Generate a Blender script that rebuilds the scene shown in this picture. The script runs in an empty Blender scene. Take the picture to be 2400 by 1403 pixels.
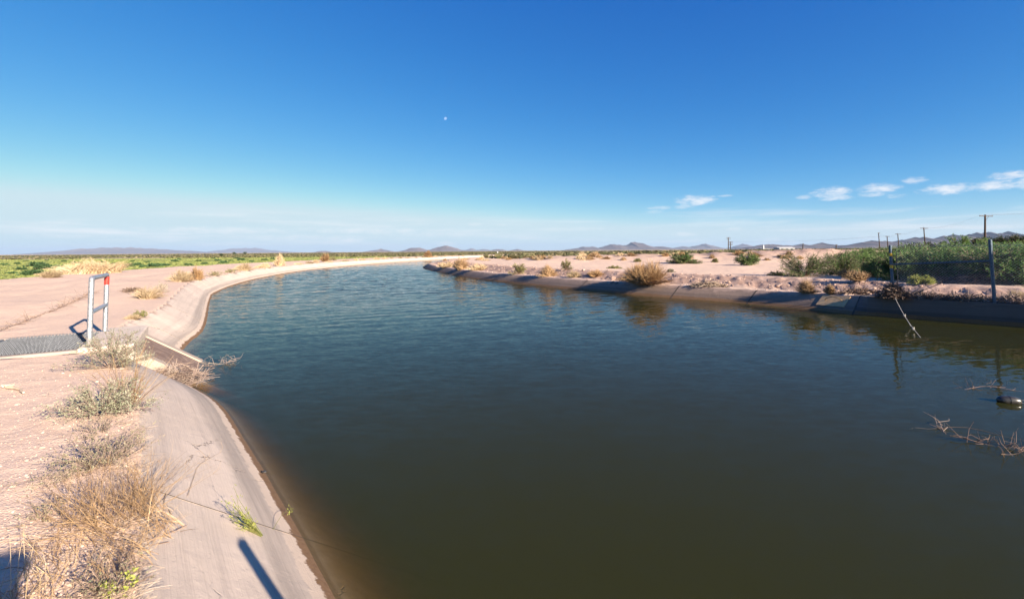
import bpy, math, random
import numpy as np
from mathutils import Vector, Matrix

# ------------------------------------------------------------------ camera, sky, sun, exposure
S = bpy.context.scene
F, PITCH, ROLL, EYE = 1100.0, math.radians(3.0), math.radians(0.45), 1.6   # focal length in px of a 2400 px wide frame
CY = 587.4 - F * math.tan(PITCH)
SUN_AZ, SUN_EL = math.radians(133.0), math.radians(19.0)      # azimuth clockwise from +Y (view direction)
cam_d = bpy.data.cameras.new('camera')
cam = bpy.data.objects.new('camera', cam_d)
S.collection.objects.link(cam)
S.camera = cam
cam_d.sensor_width = 36.0
cam_d.sensor_fit = 'HORIZONTAL'
cam_d.lens = 36.0 * F / 2400.0
cam_d.shift_x = 0.0
cam_d.shift_y = -(701.5 - CY) / 2400.0
cam_d.clip_start, cam_d.clip_end = 0.05, 200000.0
fwd = Vector((0, math.cos(PITCH), math.sin(PITCH)))
up0 = Vector((0, -math.sin(PITCH), math.cos(PITCH)))
rt0 = Vector((1, 0, 0))
rt = rt0 * math.cos(ROLL) - up0 * math.sin(ROLL)
up = rt0 * math.sin(ROLL) + up0 * math.cos(ROLL)
M = Matrix(((rt.x, up.x, -fwd.x, 0), (rt.y, up.y, -fwd.y, 0), (rt.z, up.z, -fwd.z, EYE), (0, 0, 0, 1)))
cam.matrix_world = M

W = bpy.data.worlds.new('World')
S.world = W
W.use_nodes = True
SUN_STRENGTH, SKY_STRENGTH, EXPOSURE = 5.0, 0.05, 1.62
SKY_TONE = ((0.70, 2.05, 4.2), (1.27, 1.0, 5.3), (2.78, 0.43, 5.7))      # gain, power and ceiling per channel: the photograph's tone response of the sky
sun_d = bpy.data.lights.new('sun', 'SUN')
sun = bpy.data.objects.new('sun', sun_d)
S.collection.objects.link(sun)
sun_d.energy = SUN_STRENGTH
sun_d.angle = math.radians(0.53)
sun_d.color = (1.0, 0.87, 0.72)
L = Vector((math.sin(SUN_AZ) * math.cos(SUN_EL), math.cos(SUN_AZ) * math.cos(SUN_EL), math.sin(SUN_EL)))
sun.rotation_euler = L.to_track_quat('Z', 'Y').to_euler()
S.view_settings.view_transform = 'Standard'
S.view_settings.look = 'None'
S.view_settings.exposure = EXPOSURE
S.view_settings.gamma = 1.0
S.view_settings.use_curve_mapping = False
S.render.engine = 'CYCLES'
cy = S.cycles
cy.use_denoising = True
try:
    cy.denoiser = 'OPENIMAGEDENOISE'
except Exception:
    pass
cy.max_bounces, cy.diffuse_bounces, cy.glossy_bounces, cy.transmission_bounces = 6, 2, 3, 4
cy.transparent_max_bounces, cy.volume_bounces = 12, 0
cy.caustics_reflective = cy.caustics_refractive = False
cy.sample_clamp_indirect = 6.0

C = S.collection
rng = np.random.default_rng(7)


# ------------------------------------------------------------------ pixel <-> world helpers (pixels of the 2400 x 1403 photograph)
def ray(u, v):
    a, b = (u - 1200) / F, -(v - CY) / F
    x = a * math.cos(ROLL) + b * math.sin(ROLL)
    y = -a * math.sin(ROLL) + b * math.cos(ROLL)
    return np.array([x, math.cos(PITCH) - y * math.sin(PITCH), math.sin(PITCH) + y * math.cos(PITCH)])


def P(u, v, z=0.0):                                            # where the pixel's ray meets height z
    r = ray(u, v)
    return np.array([0, 0, EYE]) + (z - EYE) / r[2] * r


def PD(u, v, d):                                               # the point on the pixel's ray at forward distance d
    r = ray(u, v)
    return np.array([0, 0, EYE]) + d / r[1] * r


# ------------------------------------------------------------------ node helper
class N:
    def __init__(self, tree):
        self.t = tree
        tree.nodes.clear()

    def n(self, kind, **kw):
        nd = self.t.nodes.new(kind)
        for k, v in kw.items():
            if k.startswith('i_'):
                key = k[2:]
                sock = nd.inputs[int(key)] if key.isdigit() else nd.inputs[key.replace('_', ' ')]
                if isinstance(v, bpy.types.NodeSocket):
                    self.t.links.new(v, sock)
                else:
                    sock.default_value = v
            else:
                setattr(nd, k, v)
        return nd

    def math(self, op, a, b=0.0, c=None, clamp=False):
        nd = self.t.nodes.new('ShaderNodeMath')
        nd.operation = op
        nd.use_clamp = clamp
        for i, x in enumerate((a, b, c)):
            if x is None:
                continue
            if isinstance(x, bpy.types.NodeSocket):
                self.t.links.new(x, nd.inputs[i])
            else:
                nd.inputs[i].default_value = x
        return nd.outputs[0]

    def mix(self, fac, a, b, blend='MIX'):
        nd = self.t.nodes.new('ShaderNodeMix')
        nd.data_type = 'RGBA'
        nd.blend_type = blend
        for i, x in ((0, fac), (6, a), (7, b)):
            if isinstance(x, bpy.types.NodeSocket):
                self.t.links.new(x, nd.inputs[i])
            elif i == 0:
                nd.inputs[i].default_value = x
            else:
                nd.inputs[i].default_value = (*x, 1.0) if len(x) == 3 else x
        return nd.outputs[2]

    def noise(self, vec, scale, detail=4.0, rough=0.55, out='Fac', dist=0.0):
        nd = self.n('ShaderNodeTexNoise')
        nd.inputs['Scale'].default_value = scale
        nd.inputs['Detail'].default_value = detail
        nd.inputs['Roughness'].default_value = rough
        nd.inputs['Distortion'].default_value = dist
        if vec is not None:
            self.t.links.new(vec, nd.inputs['Vector'])
        return nd.outputs[out]

    def step(self, x, lo, hi, a=0.0, b=1.0):
        nd = self.n('ShaderNodeMapRange', interpolation_type='SMOOTHSTEP')
        self.t.links.new(x, nd.inputs[0])
        for i, v in enumerate((lo, hi, a, b)):
            nd.inputs[i + 1].default_value = v
        return nd.outputs[0]

    def scale_vec(self, vec, s):
        nd = self.n('ShaderNodeVectorMath', operation='MULTIPLY')
        self.t.links.new(vec, nd.inputs[0])
        nd.inputs[1].default_value = s
        return nd.outputs[0]

    def bump(self, h, strength, dist, normal=None):
        nd = self.n('ShaderNodeBump')
        nd.inputs['Strength'].default_value = strength
        nd.inputs['Distance'].default_value = dist
        self.t.links.new(h, nd.inputs['Height'])
        if normal is not None:
            self.t.links.new(normal, nd.inputs['Normal'])
        return nd.outputs[0]


def new_mat(name):
    m = bpy.data.materials.new(name)
    m.use_nodes = True
    return m, N(m.node_tree)


def surf(n, base, rough=0.8, normal=None, metal=0.0, spec=0.3):
    p = n.n('ShaderNodeBsdfPrincipled')
    for k, v in (('Base Color', base), ('Roughness', rough), ('Metallic', metal), ('Specular IOR Level', spec), ('Normal', normal)):
        if v is None:
            continue
        if isinstance(v, bpy.types.NodeSocket):
            n.t.links.new(v, p.inputs[k])
        else:
            p.inputs[k].default_value = (*v, 1.0) if isinstance(v, tuple) and len(v) == 3 else v
    o = n.n('ShaderNodeOutputMaterial')
    n.t.links.new(p.outputs[0], o.inputs['Surface'])
    return p


# ------------------------------------------------------------------ world: sky, clouds
def build_world():
    n = N(W.node_tree)
    sky = n.n('ShaderNodeTexSky', sky_type='NISHITA', sun_disc=False)
    sky.sun_elevation, sky.sun_rotation = SUN_EL, SUN_AZ
    sky.altitude, sky.air_density, sky.dust_density, sky.ozone_density = 2000.0, 0.6, 0.5, 4.0
    ch = n.n('ShaderNodeSeparateColor')
    n.t.links.new(sky.outputs[0], ch.inputs[0])
    cc = n.n('ShaderNodeCombineColor')
    for i, (g, p_, top) in enumerate(SKY_TONE):
        n.t.links.new(n.math('SMOOTH_MIN', n.math('MULTIPLY', n.math('POWER', ch.outputs[i], p_), g), top, 1.2), cc.inputs[i])
    red, green = cc.inputs[0].links[0].from_socket, cc.inputs[1].links[0].from_socket
    n.t.links.new(n.math('SMOOTH_MIN', red, n.math('MULTIPLY', green, 0.80), 0.5), cc.inputs[0])
    balance = cc.outputs[0]
    tc = n.n('ShaderNodeTexCoord')
    sp = n.n('ShaderNodeSeparateXYZ')
    n.t.links.new(tc.outputs['Generated'], sp.inputs[0])
    az = n.math('ARCTAN2', sp.outputs[0], sp.outputs[1])
    el = n.math('ARCSINE', sp.outputs[2])
    cv = n.n('ShaderNodeCombineXYZ')
    n.t.links.new(az, cv.inputs[0])
    n.t.links.new(n.math('MULTIPLY', el, 2.6), cv.inputs[1])
    vec = cv.outputs[0]
    puff = n.noise(vec, 38.0, 9.0, 0.66)
    fine = n.noise(vec, 110.0, 6.0, 0.65)
    tex = n.math('ADD', n.math('MULTIPLY', puff, 0.72), n.math('MULTIPLY', fine, 0.28))

    def angles(u, v):
        r = ray(u, v)
        r = r / np.linalg.norm(r)
        return math.atan2(r[0], r[1]), math.asin(r[2])
    clouds = [(1632, 470, 52, 13, 1.0), (1600, 484, 34, 6, .7), (1548, 487, 32, 5, .55), (1535, 496, 26, 4, .5), (1700, 459, 20, 3, .55),
              (1950, 452, 55, 15, .95), (1958, 465, 45, 6, .7), (1885, 463, 22, 6, .6), (2056, 442, 62, 13, .9), (2045, 456, 40, 6, .6),
              (2145, 423, 34, 8, .8), (2100, 459, 30, 6, .6), (2230, 442, 95, 14, .95), (2330, 434, 85, 12, .9), (2372, 410, 60, 11, .9),
              (2420, 428, 60, 16, 1.0), (1724, 537, 32, 5, .6), (1604, 548, 34, 6, .5), (1800, 565, 40, 10, .45), (1855, 567, 22, 7, .4),
              (820, 563, 48, 7, .6), (1110, 525, 24, 4, .45), (1045, 572, 26, 9, .5), (1180, 526, 20, 3, .35), (2040, 556, 40, 8, .3), (1485, 572, 40, 6, .35),
              (520, 540, 190, 9, .60), (860, 540, 170, 8, .55), (690, 557, 260, 8, .40), (1060, 549, 180, 7, .40), (170, 553, 150, 7, .35), (1330, 537, 120, 5, .3)]
    total = None
    for (u, v, hu, hv, st) in clouds:
        a0, e0 = angles(u, v)
        a1, _ = angles(u + hu * 1.2, v)
        _, e1 = angles(u, v - hv * 1.25)
        da = n.math('MULTIPLY', n.math('SUBTRACT', az, a0), 1.0 / abs(a1 - a0))
        de = n.math('MULTIPLY', n.math('SUBTRACT', el, e0), 1.0 / abs(e1 - e0))
        r2 = n.math('ADD', n.math('MULTIPLY', da, da), n.math('MULTIPLY', de, de))
        body = n.math('MULTIPLY', n.math('SUBTRACT', 1.25, r2), 0.30)
        dens = n.step(n.math('ADD', tex, body), 0.63, 1.02, 0.0, st * .85)
        total = dens if total is None else n.math('MAXIMUM', total, dens)
    # thin streaks of high cloud low over the horizon
    sv = n.n('ShaderNodeCombineXYZ')
    n.t.links.new(n.math('MULTIPLY', az, 3.2), sv.inputs[0])
    n.t.links.new(n.math('MULTIPLY', el, 46.0), sv.inputs[1])
    streak = n.noise(sv.outputs[0], 1.0, 7.0, 0.6, dist=0.4)
    band = n.math('MULTIPLY', n.step(el, 0.0, 0.025), n.step(el, 0.045, 0.095, 1.0, 0.0))
    streak = n.math('MULTIPLY', n.step(streak, 0.47, 0.74, 0.0, 0.6), band)
    total = n.math('MAXIMUM', total, streak)
    col = n.mix(total, balance, (7.0, 6.8, 6.8))
    bg = n.n('ShaderNodeBackground')
    bg.inputs['Strength'].default_value = SKY_STRENGTH
    n.t.links.new(col, bg.inputs['Color'])
    o = n.n('ShaderNodeOutputWorld')
    n.t.links.new(bg.outputs[0], o.inputs['Surface'])


build_world()


# ------------------------------------------------------------------ mesh helpers
class MB:
    """collects vertex and face blocks; build() links them as one mesh object"""
    def __init__(self):
        self.V, self.Q, self.T, self.k = [], [], [], 0

    def add(self, V, quads=None, tris=None):
        V = np.asarray(V, float).reshape(-1, 3)
        if quads is not None and len(quads):
            self.Q.append(np.asarray(quads, int).reshape(-1, 4) + self.k)
        if tris is not None and len(tris):
            self.T.append(np.asarray(tris, int).reshape(-1, 3) + self.k)
        self.V.append(V)
        self.k += len(V)
        return self

    def box(self, c, s, ax=None):
        c, s = np.asarray(c, float), np.asarray(s, float) / 2
        v = np.array([[x, y, z] for x in (-1, 1) for y in (-1, 1) for z in (-1, 1)]) * s
        if ax is not None:
            v = v @ np.asarray(ax, float)
        return self.add(v + c, [(0, 1, 3, 2), (4, 6, 7, 5), (0, 4, 5, 1), (2, 3, 7, 6), (0, 2, 6, 4), (1, 5, 7, 3)])

    def tube(self, pts, r, sides=8, caps=True):
        pts = np.asarray(pts, float)
        r = np.full(len(pts), r) if np.isscalar(r) else np.asarray(r, float)
        V, Q = tubes(pts[None], r[None], sides)
        self.add(V, Q)
        if caps:
            k = len(pts)
            for i, p in ((0, pts[0]), (k - 1, pts[-1])):
                ring = V[i * sides:(i + 1) * sides]
                idx = [(j, (j + 1) % sides, sides) if i else ((j + 1) % sides, j, sides) for j in range(sides)]
                self.add(np.vstack([ring, p]), tris=idx)
        return self

    def data(self, name):
        me = bpy.data.meshes.new(name)
        V = np.vstack(self.V)
        Q = np.vstack(self.Q) if self.Q else np.zeros((0, 4), int)
        T = np.vstack(self.T) if self.T else np.zeros((0, 3), int)
        me.vertices.add(len(V))
        me.vertices.foreach_set('co', V.astype(np.float32).ravel())
        nl = Q.size + T.size
        me.loops.add(nl)
        me.loops.foreach_set('vertex_index', np.concatenate([Q.ravel(), T.ravel()]).astype(np.int32))
        me.polygons.add(len(Q) + len(T))
        ls = np.concatenate([np.arange(len(Q)) * 4, Q.size + np.arange(len(T)) * 3])
        me.polygons.foreach_set('loop_start', ls.astype(np.int32))
        me.update(calc_edges=True)
        return me

    def build(self, name, mat, parent=None, smooth=False):
        me = self.data(name)
        me.materials.append(mat)
        me.polygons.foreach_set('use_smooth', np.full(len(me.polygons), bool(smooth)))
        return link(name, me, parent)


def link(name, data, parent=None):
    o = bpy.data.objects.new(name, data)
    C.objects.link(o)
    if parent is not None:
        o.parent = parent
    return o


def empty(name, loc=(0, 0, 0), rz=0.0, scale=1.0):
    o = link(name, None)
    o.location = loc
    o.rotation_euler = (0, 0, rz)
    o.scale = (scale,) * 3 if np.isscalar(scale) else scale
    return o


def tag(o, label=None, cat=None, group=None, kind=None):
    for k, v in (('label', label), ('category', cat), ('group', group), ('kind', kind)):
        if v:
            o[k] = v
    return o


def copy_tree(o, parent=None):
    c = o.copy()
    C.objects.link(c)
    c.parent = parent
    for ch in list(o.children):
        copy_tree(ch, c)
    return c


def unit(a):
    return a / np.maximum(np.linalg.norm(a, axis=-1, keepdims=True), 1e-9)


def tubes(paths, radii, sides=3):
    """many tubes at once: paths (n,k,3), radii (n,k)"""
    n, k, _ = paths.shape
    t = np.gradient(paths, axis=1)
    t = unit(t)
    ref = np.where(np.abs(t[..., 2:3]) > 0.9, np.array([1.0, 0, 0]), np.array([0, 0, 1.0]))
    a = unit(np.cross(t, ref))
    b = np.cross(t, a)
    ang = np.arange(sides) * 2 * math.pi / sides
    V = paths[:, :, None, :] + radii[:, :, None, None] * (np.cos(ang)[None, None, :, None] * a[:, :, None, :] + np.sin(ang)[None, None, :, None] * b[:, :, None, :])
    i = np.arange(n)[:, None, None] * k * sides + np.arange(k - 1)[None, :, None] * sides
    j = np.arange(sides)[None, None, :]
    j2 = (j + 1) % sides
    Q = np.stack([i + j, i + j2, i + sides + j2, i + sides + j], -1).reshape(-1, 4)
    return V.reshape(-1, 3), Q


def leaf_quads(pos, d, length, width):
    """kite-shaped leaves: base, two sides, tip"""
    n = len(pos)
    d = unit(d)
    s = unit(np.cross(d, unit(rng.normal(size=(n, 3)))))
    length, width = np.broadcast_to(length, n)[:, None], np.broadcast_to(width, n)[:, None]
    V = np.stack([pos, pos + d * length * .45 + s * width / 2, pos + d * length, pos + d * length * .45 - s * width / 2], 1)
    return V.reshape(-1, 3), np.arange(n * 4).reshape(-1, 4)


def catmull(pts, step=0.2, grow=0.012):
    pts = np.asarray(pts, float)
    p = np.vstack([2 * pts[0] - pts[1], pts, 2 * pts[-1] - pts[-2]])
    out = []
    for i in range(1, len(p) - 2):
        d = np.linalg.norm(p[i + 1] - p[i])
        m = max(2, int(d / (step + grow * np.linalg.norm(p[i]))))
        for t in np.arange(m) / m:
            out.append(0.5 * ((2 * p[i]) + (p[i + 1] - p[i - 1]) * t + (2 * p[i - 1] - 5 * p[i] + 4 * p[i + 1] - p[i + 2]) * t * t + (3 * p[i] - p[i - 1] - 3 * p[i + 1] + p[i + 2]) * t ** 3))
    out.append(pts[-1])
    return np.array(out)


def vnoise(x, y, seed=0):
    """smooth value noise, numpy"""
    xi, yi = np.floor(x).astype(np.int64), np.floor(y).astype(np.int64)
    fx, fy = x - xi, y - yi
    fx, fy = fx * fx * (3 - 2 * fx), fy * fy * (3 - 2 * fy)

    def h(a, b):
        k = (a * 374761393 + b * 668265263 + seed * 1442695041) & 0xFFFFFFFF
        k = ((k ^ (k >> 13)) * 1274126177) & 0xFFFFFFFF
        return ((k ^ (k >> 16)) & 0xFFFF) / 65535.0
    return (h(xi, yi) * (1 - fx) + h(xi + 1, yi) * fx) * (1 - fy) + (h(xi, yi + 1) * (1 - fx) + h(xi + 1, yi + 1) * fx) * fy - 0.5


def fbm(x, y, oct=4, seed=0, gain=0.5):
    s, a = 0, 1.0
    for i in range(oct):
        s = s + a * vnoise(x * 2 ** i, y * 2 ** i, seed + i * 17)
        a *= gain
    return s


def sstep(x, a, b):
    t = np.clip((x - a) / (b - a), 0, 1)
    return t * t * (3 - 2 * t)


# ------------------------------------------------------------------ canal plan (waterlines), metres
WATER_Z = -0.70
WL = catmull([(30, -34), (6.0, -5.6), (0.75, 0.85), (-1.18, 3.24), (-1.89, 4.16), (-3.21, 5.79), (-4.42, 7.22), (-5.25, 7.98), (-6.10, 8.70), (-6.95, 9.75), (-7.72, 11.05), (-8.42, 12.4),
              (-9.42, 14.46), (-12.0, 18.64), (-15.2, 23.8), (-17.3, 27.6), (-20.4, 35.1), (-23.1, 43.8), (-25.8, 56.9), (-26.9, 73.8),
              (-25.4, 95), (-21.5, 121), (-13, 152), (6, 184), (62, 250), (270, 420), (600, 620)])
WR = catmull([(44, -16.4), (23, 5.05), (17.75, 10.41), (14.25, 13.98), (12.6, 15.66), (11.85, 16.5), (11.2, 17.7), (9.88, 19.95), (7.93, 22.2), (6.4, 24.0),
              (2.64, 29.3), (0, 33.6), (-3.7, 40.3), (-7.3, 49.4), (-10.8, 59.4), (-13.4, 70.7), (-13.9, 84), (-11, 106), (-5, 130), (10, 158), (34, 190), (88, 244), (285, 402), (612, 600)])


def frame(curve):
    t = unit(np.gradient(curve, axis=0))
    s = np.concatenate([[0], np.cumsum(np.linalg.norm(np.diff(curve, axis=0), axis=1))])
    return t, s


TL, SL = frame(WL)
TR, SR = frame(WR)
NL = np.stack([-TL[:, 1], TL[:, 0]], 1)          # outward (away from the water) on the left bank
NR = np.stack([TR[:, 1], -TR[:, 0]], 1)          # outward on the right bank


def s_near(curve, s, p):
    i = np.argmin(np.linalg.norm(curve - np.asarray(p)[:2], axis=1))
    return s[i]


S_WALL = s_near(WR, SR, P(2003, 736, WATER_Z))           # where the vertical wall turns into the sloped lining
OFF_L = np.full(len(WL), 1.05)
Z_L = np.zeros(len(WL))
wall = 1 - sstep(SR, S_WALL - 0.25, S_WALL + 0.05)
OFF_R = 0.85 - 0.83 * wall
Z_R = -0.20 + 0.14 * (1 - sstep(SR, S_WALL - 2, S_WALL + 3))
EL_ = WL + NL * OFF_L[:, None]                    # bank-top edges
ER_ = WR + NR * OFF_R[:, None]


def sdist(px, py, curve, nrm):
    """signed distance to a curve, positive on the nrm side; also index of nearest sample"""
    d = np.empty(len(px))
    k = np.empty(len(px), int)
    A, B = curve[:-1], curve[1:]
    AB = B - A
    L2 = (AB ** 2).sum(1)
    nseg, st = len(A), 8
    coarse = curve[::st]
    win = np.arange(-st, st + 1)
    for i in range(0, len(px), 20000):
        p = np.stack([px[i:i + 20000], py[i:i + 20000]], 1)
        dx = p[:, 0:1] - coarse[None, :, 0]
        dy = p[:, 1:2] - coarse[None, :, 1]
        c = (dx * dx + dy * dy).argmin(1) * st
        idx = np.clip(c[:, None] + win[None], 0, nseg - 1)
        apx, apy = p[:, 0:1] - A[idx, 0], p[:, 1:2] - A[idx, 1]
        abx, aby = AB[idx, 0], AB[idx, 1]
        t = np.clip((apx * abx + apy * aby) / L2[idx], 0, 1)
        qx, qy = apx - t * abx, apy - t * aby
        dd = qx * qx + qy * qy
        w = dd.argmin(1)
        r = np.arange(len(p))
        j = idx[r, w]
        d[i:i + 20000] = np.sqrt(dd[r, w]) * np.sign(qx[r, w] * nrm[j, 0] + qy[r, w] * nrm[j, 1] + 1e-9)
        k[i:i + 20000] = j
    return d, k


# outlet frame: origin midway between the rail posts, n towards the water, b along the bank
OUT_O = np.array([-7.52, 8.62])
OUT_N = np.array([0.835, 0.550])
OUT_B = np.array([-0.550, 0.835])


def height(x, y, zones=False):
    x, y = np.atleast_1d(np.asarray(x, float)), np.atleast_1d(np.asarray(y, float))
    R = np.hypot(x, y)
    dl = np.full(len(x), 500.0)
    dr = np.full(len(x), 500.0)
    kl = np.zeros(len(x), int)
    kr = np.zeros(len(x), int)
    m = R < 700
    dl[m], kl[m] = sdist(x[m], y[m], EL_, NL)
    dr[m], kr[m] = sdist(x[m], y[m], ER_, NR)
    far = ~m
    left_far = far & (x < 0.9 * y - 300)
    dl[far & ~left_far] = -500
    dr[left_far] = -500
    left = dl > 0
    right = (dr > 0) & ~left
    rough = fbm(x * 3, y * 3, 4, 3) * 0.035 + fbm(x * .35, y * .35, 3, 11) * 0.10
    nearfade = sstep(R, 600, 60)
    # left berm, then the field below
    zl = 0.02 + sstep(dl, 0.2, 3) * 0.05 + sstep(dl, 0.3, 2.0) * rough * 1.0 - sstep(dl, 11.5, 17) * 1.55 + sstep(dl, 25, 60) * fbm(x * .05, y * .05, 3, 5) * .3
    zl = zl + sstep(dl, 0.0, 0.5) * 0.012 * fbm(x * 9, y * 9, 3, 21)
    # ruts on the berm road
    zl = zl - 0.04 * np.exp(-((dl - 5.0 - .3 * fbm(x * .2, y * .2, 2, 9)) / .3) ** 2) - 0.04 * np.exp(-((dl - 6.9) / .3) ** 2)
    # right bank: rough soil face, road, dip, spoil ridge
    zb = Z_R[np.clip(kr, 0, len(Z_R) - 1)]
    rub = sstep(dr, 0.25, 1.2) * (1 - sstep(dr, 2.6, 4.0))
    zr = zb + 0.02 + sstep(dr, 0.3, 3.2) * (0.20 - zb) + rub * (fbm(x * 4.5, y * 4.5, 3, 31, .65) * 0.13) + sstep(dr, 3.5, 6) * rough * .8
    zr = zr - 0.12 * sstep(dr, 9, 14)
    ridge_d = np.abs((y - 61) + 0.10 * (x - 20) + 5 * fbm(x * .05, y * .05, 2, 41))
    ridge = np.exp(-(ridge_d / 6.0) ** 2) * sstep(x, -14, 12) * (0.85 + 0.45 * sstep(x, 20, 36))
    zr = zr + ridge * sstep(dr, 6, 16) * (1.0 + .35 * fbm(x * .5, y * .5, 4, 43, .6))
    zr = zr + sstep(dr, 40, 90) * fbm(x * .04, y * .04, 3, 45) * .35 * nearfade
    # under the lining
    ti = np.minimum(-dl, -dr)
    zin = np.maximum(-0.06 - 1.0 * np.maximum(np.where(-dl < -dr, -dl, -dr), 0), -3.2) + np.where(-dl < -dr, 0, zb) * sstep(np.maximum(ti, 0), 2, 0)
    # vertical wall: drop faster
    wl = wall[np.clip(kr, 0, len(wall) - 1)]

    zin = np.maximum(zin, -3.3)
    z = np.where(left, zl, np.where(right, zr, zin))
    # behind the vertical wall the ground stops under the coping
    at_wall = (wl > .02) & (dr < .42) & (dl < 0) & (dr > -8)
    z = np.where(at_wall, np.minimum(z, np.maximum(zb - 0.05 - 8 * (.42 - dr), -3.3)), z)
    # pit under the grating and the chute
    rx, ry = x - OUT_O[0], y - OUT_O[1]
    on, ob = rx * OUT_N[0] + ry * OUT_N[1], rx * OUT_B[0] + ry * OUT_B[1]
    pit = (np.abs(ob) < 1.02) & (on > -6.2) & (on < 3.2)
    z = np.where(pit, np.minimum(z, -1.35), z)
    if not zones:
        return z
    field = sstep(dl, 14, 20) * (1 - sstep(y + 0.0 * x, 285, 312)) * (y > -60) * left
    rubz = np.where(right, rub, 0) + 0.8 * np.where(right, ridge * sstep(dr, 6, 16), 0)
    scrub = np.where(left, sstep(y, 300, 340), sstep(R, 75, 150) * (~left)) * (1 - 0.75 * sstep(R, 1500, 5000))
    return z, np.stack([field, scrub * (1 - field), np.clip(rubz, 0, 1)], 1)


def hz(x, y):
    return float(height([x], [y])[0])


# ------------------------------------------------------------------ materials
def mat_ground():
    m, n = new_mat('sandy_gravel')
    tc = n.n('ShaderNodeTexCoord').outputs['Object']
    at = n.n('ShaderNodeAttribute', attribute_name='zone')
    sp = n.n('ShaderNodeSeparateColor')
    n.t.links.new(at.outputs['Color'], sp.inputs[0])
    big = n.noise(tc, 0.35, 5, 0.6)
    mid = n.noise(tc, 5.0, 5, 0.6)
    fine = n.noise(tc, 70.0, 3, 0.6)
    vor = n.n('ShaderNodeTexVoronoi')
    vor.inputs['Scale'].default_value = 55.0
    vor.inputs['Randomness'].default_value = 1.0
    n.t.links.new(tc, vor.inputs['Vector'])
    vcol = n.n('ShaderNodeSeparateColor')
    n.t.links.new(vor.outputs['Color'], vcol.inputs[0])
    sand = n.mix(n.step(big, 0.35, 0.68), (0.62, 0.44, 0.325), (0.69, 0.49, 0.345))
    sand = n.mix(n.step(mid, 0.4, 0.75, 0, .5), sand, (0.57, 0.41, 0.315))
    peb = n.mix(vcol.outputs[0], (0.47, 0.335, 0.26), (0.74, 0.565, 0.455))
    sand = n.mix(n.step(vcol.outputs[1], 0.35, 0.6, 0.0, 0.42), sand, peb)
    sand = n.mix(n.step(fine, 0.55, 0.8, 0, .35), sand, (0.33, 0.24, 0.20))
    soil = n.mix(n.step(n.noise(tc, 1.7, 6, 0.7), 0.38, 0.65), (0.30, 0.195, 0.15), (0.47, 0.32, 0.245))
    field = n.mix(n.step(n.noise(tc, 0.09, 6, 0.65), 0.38, 0.66), (0.21, 0.24, 0.065), (0.32, 0.325, 0.11))
    field = n.mix(n.step(n.noise(tc, 0.9, 4, 0.7), 0.55, 0.75, 0, .4), field, (0.15, 0.19, 0.045))
    scrub = n.mix(n.step(n.noise(tc, 0.03, 6, 0.7), 0.4, 0.62), (0.34, 0.25, 0.18), (0.20, 0.18, 0.10))
    c = n.mix(sp.outputs[2], sand, soil)
    c = n.mix(sp.outputs[1], c, scrub)
    c = n.mix(sp.outputs[0], c, field)
    h = n.math('ADD', n.math('MULTIPLY', mid, 1.2), n.math('ADD', n.math('MULTIPLY', fine, 0.25), n.math('MULTIPLY', vor.outputs['Distance'], -0.35)))
    bm = n.bump(h, 0.7, 0.02)
    surf(n, c, 0.95, bm, spec=0.1)
    return m


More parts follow.
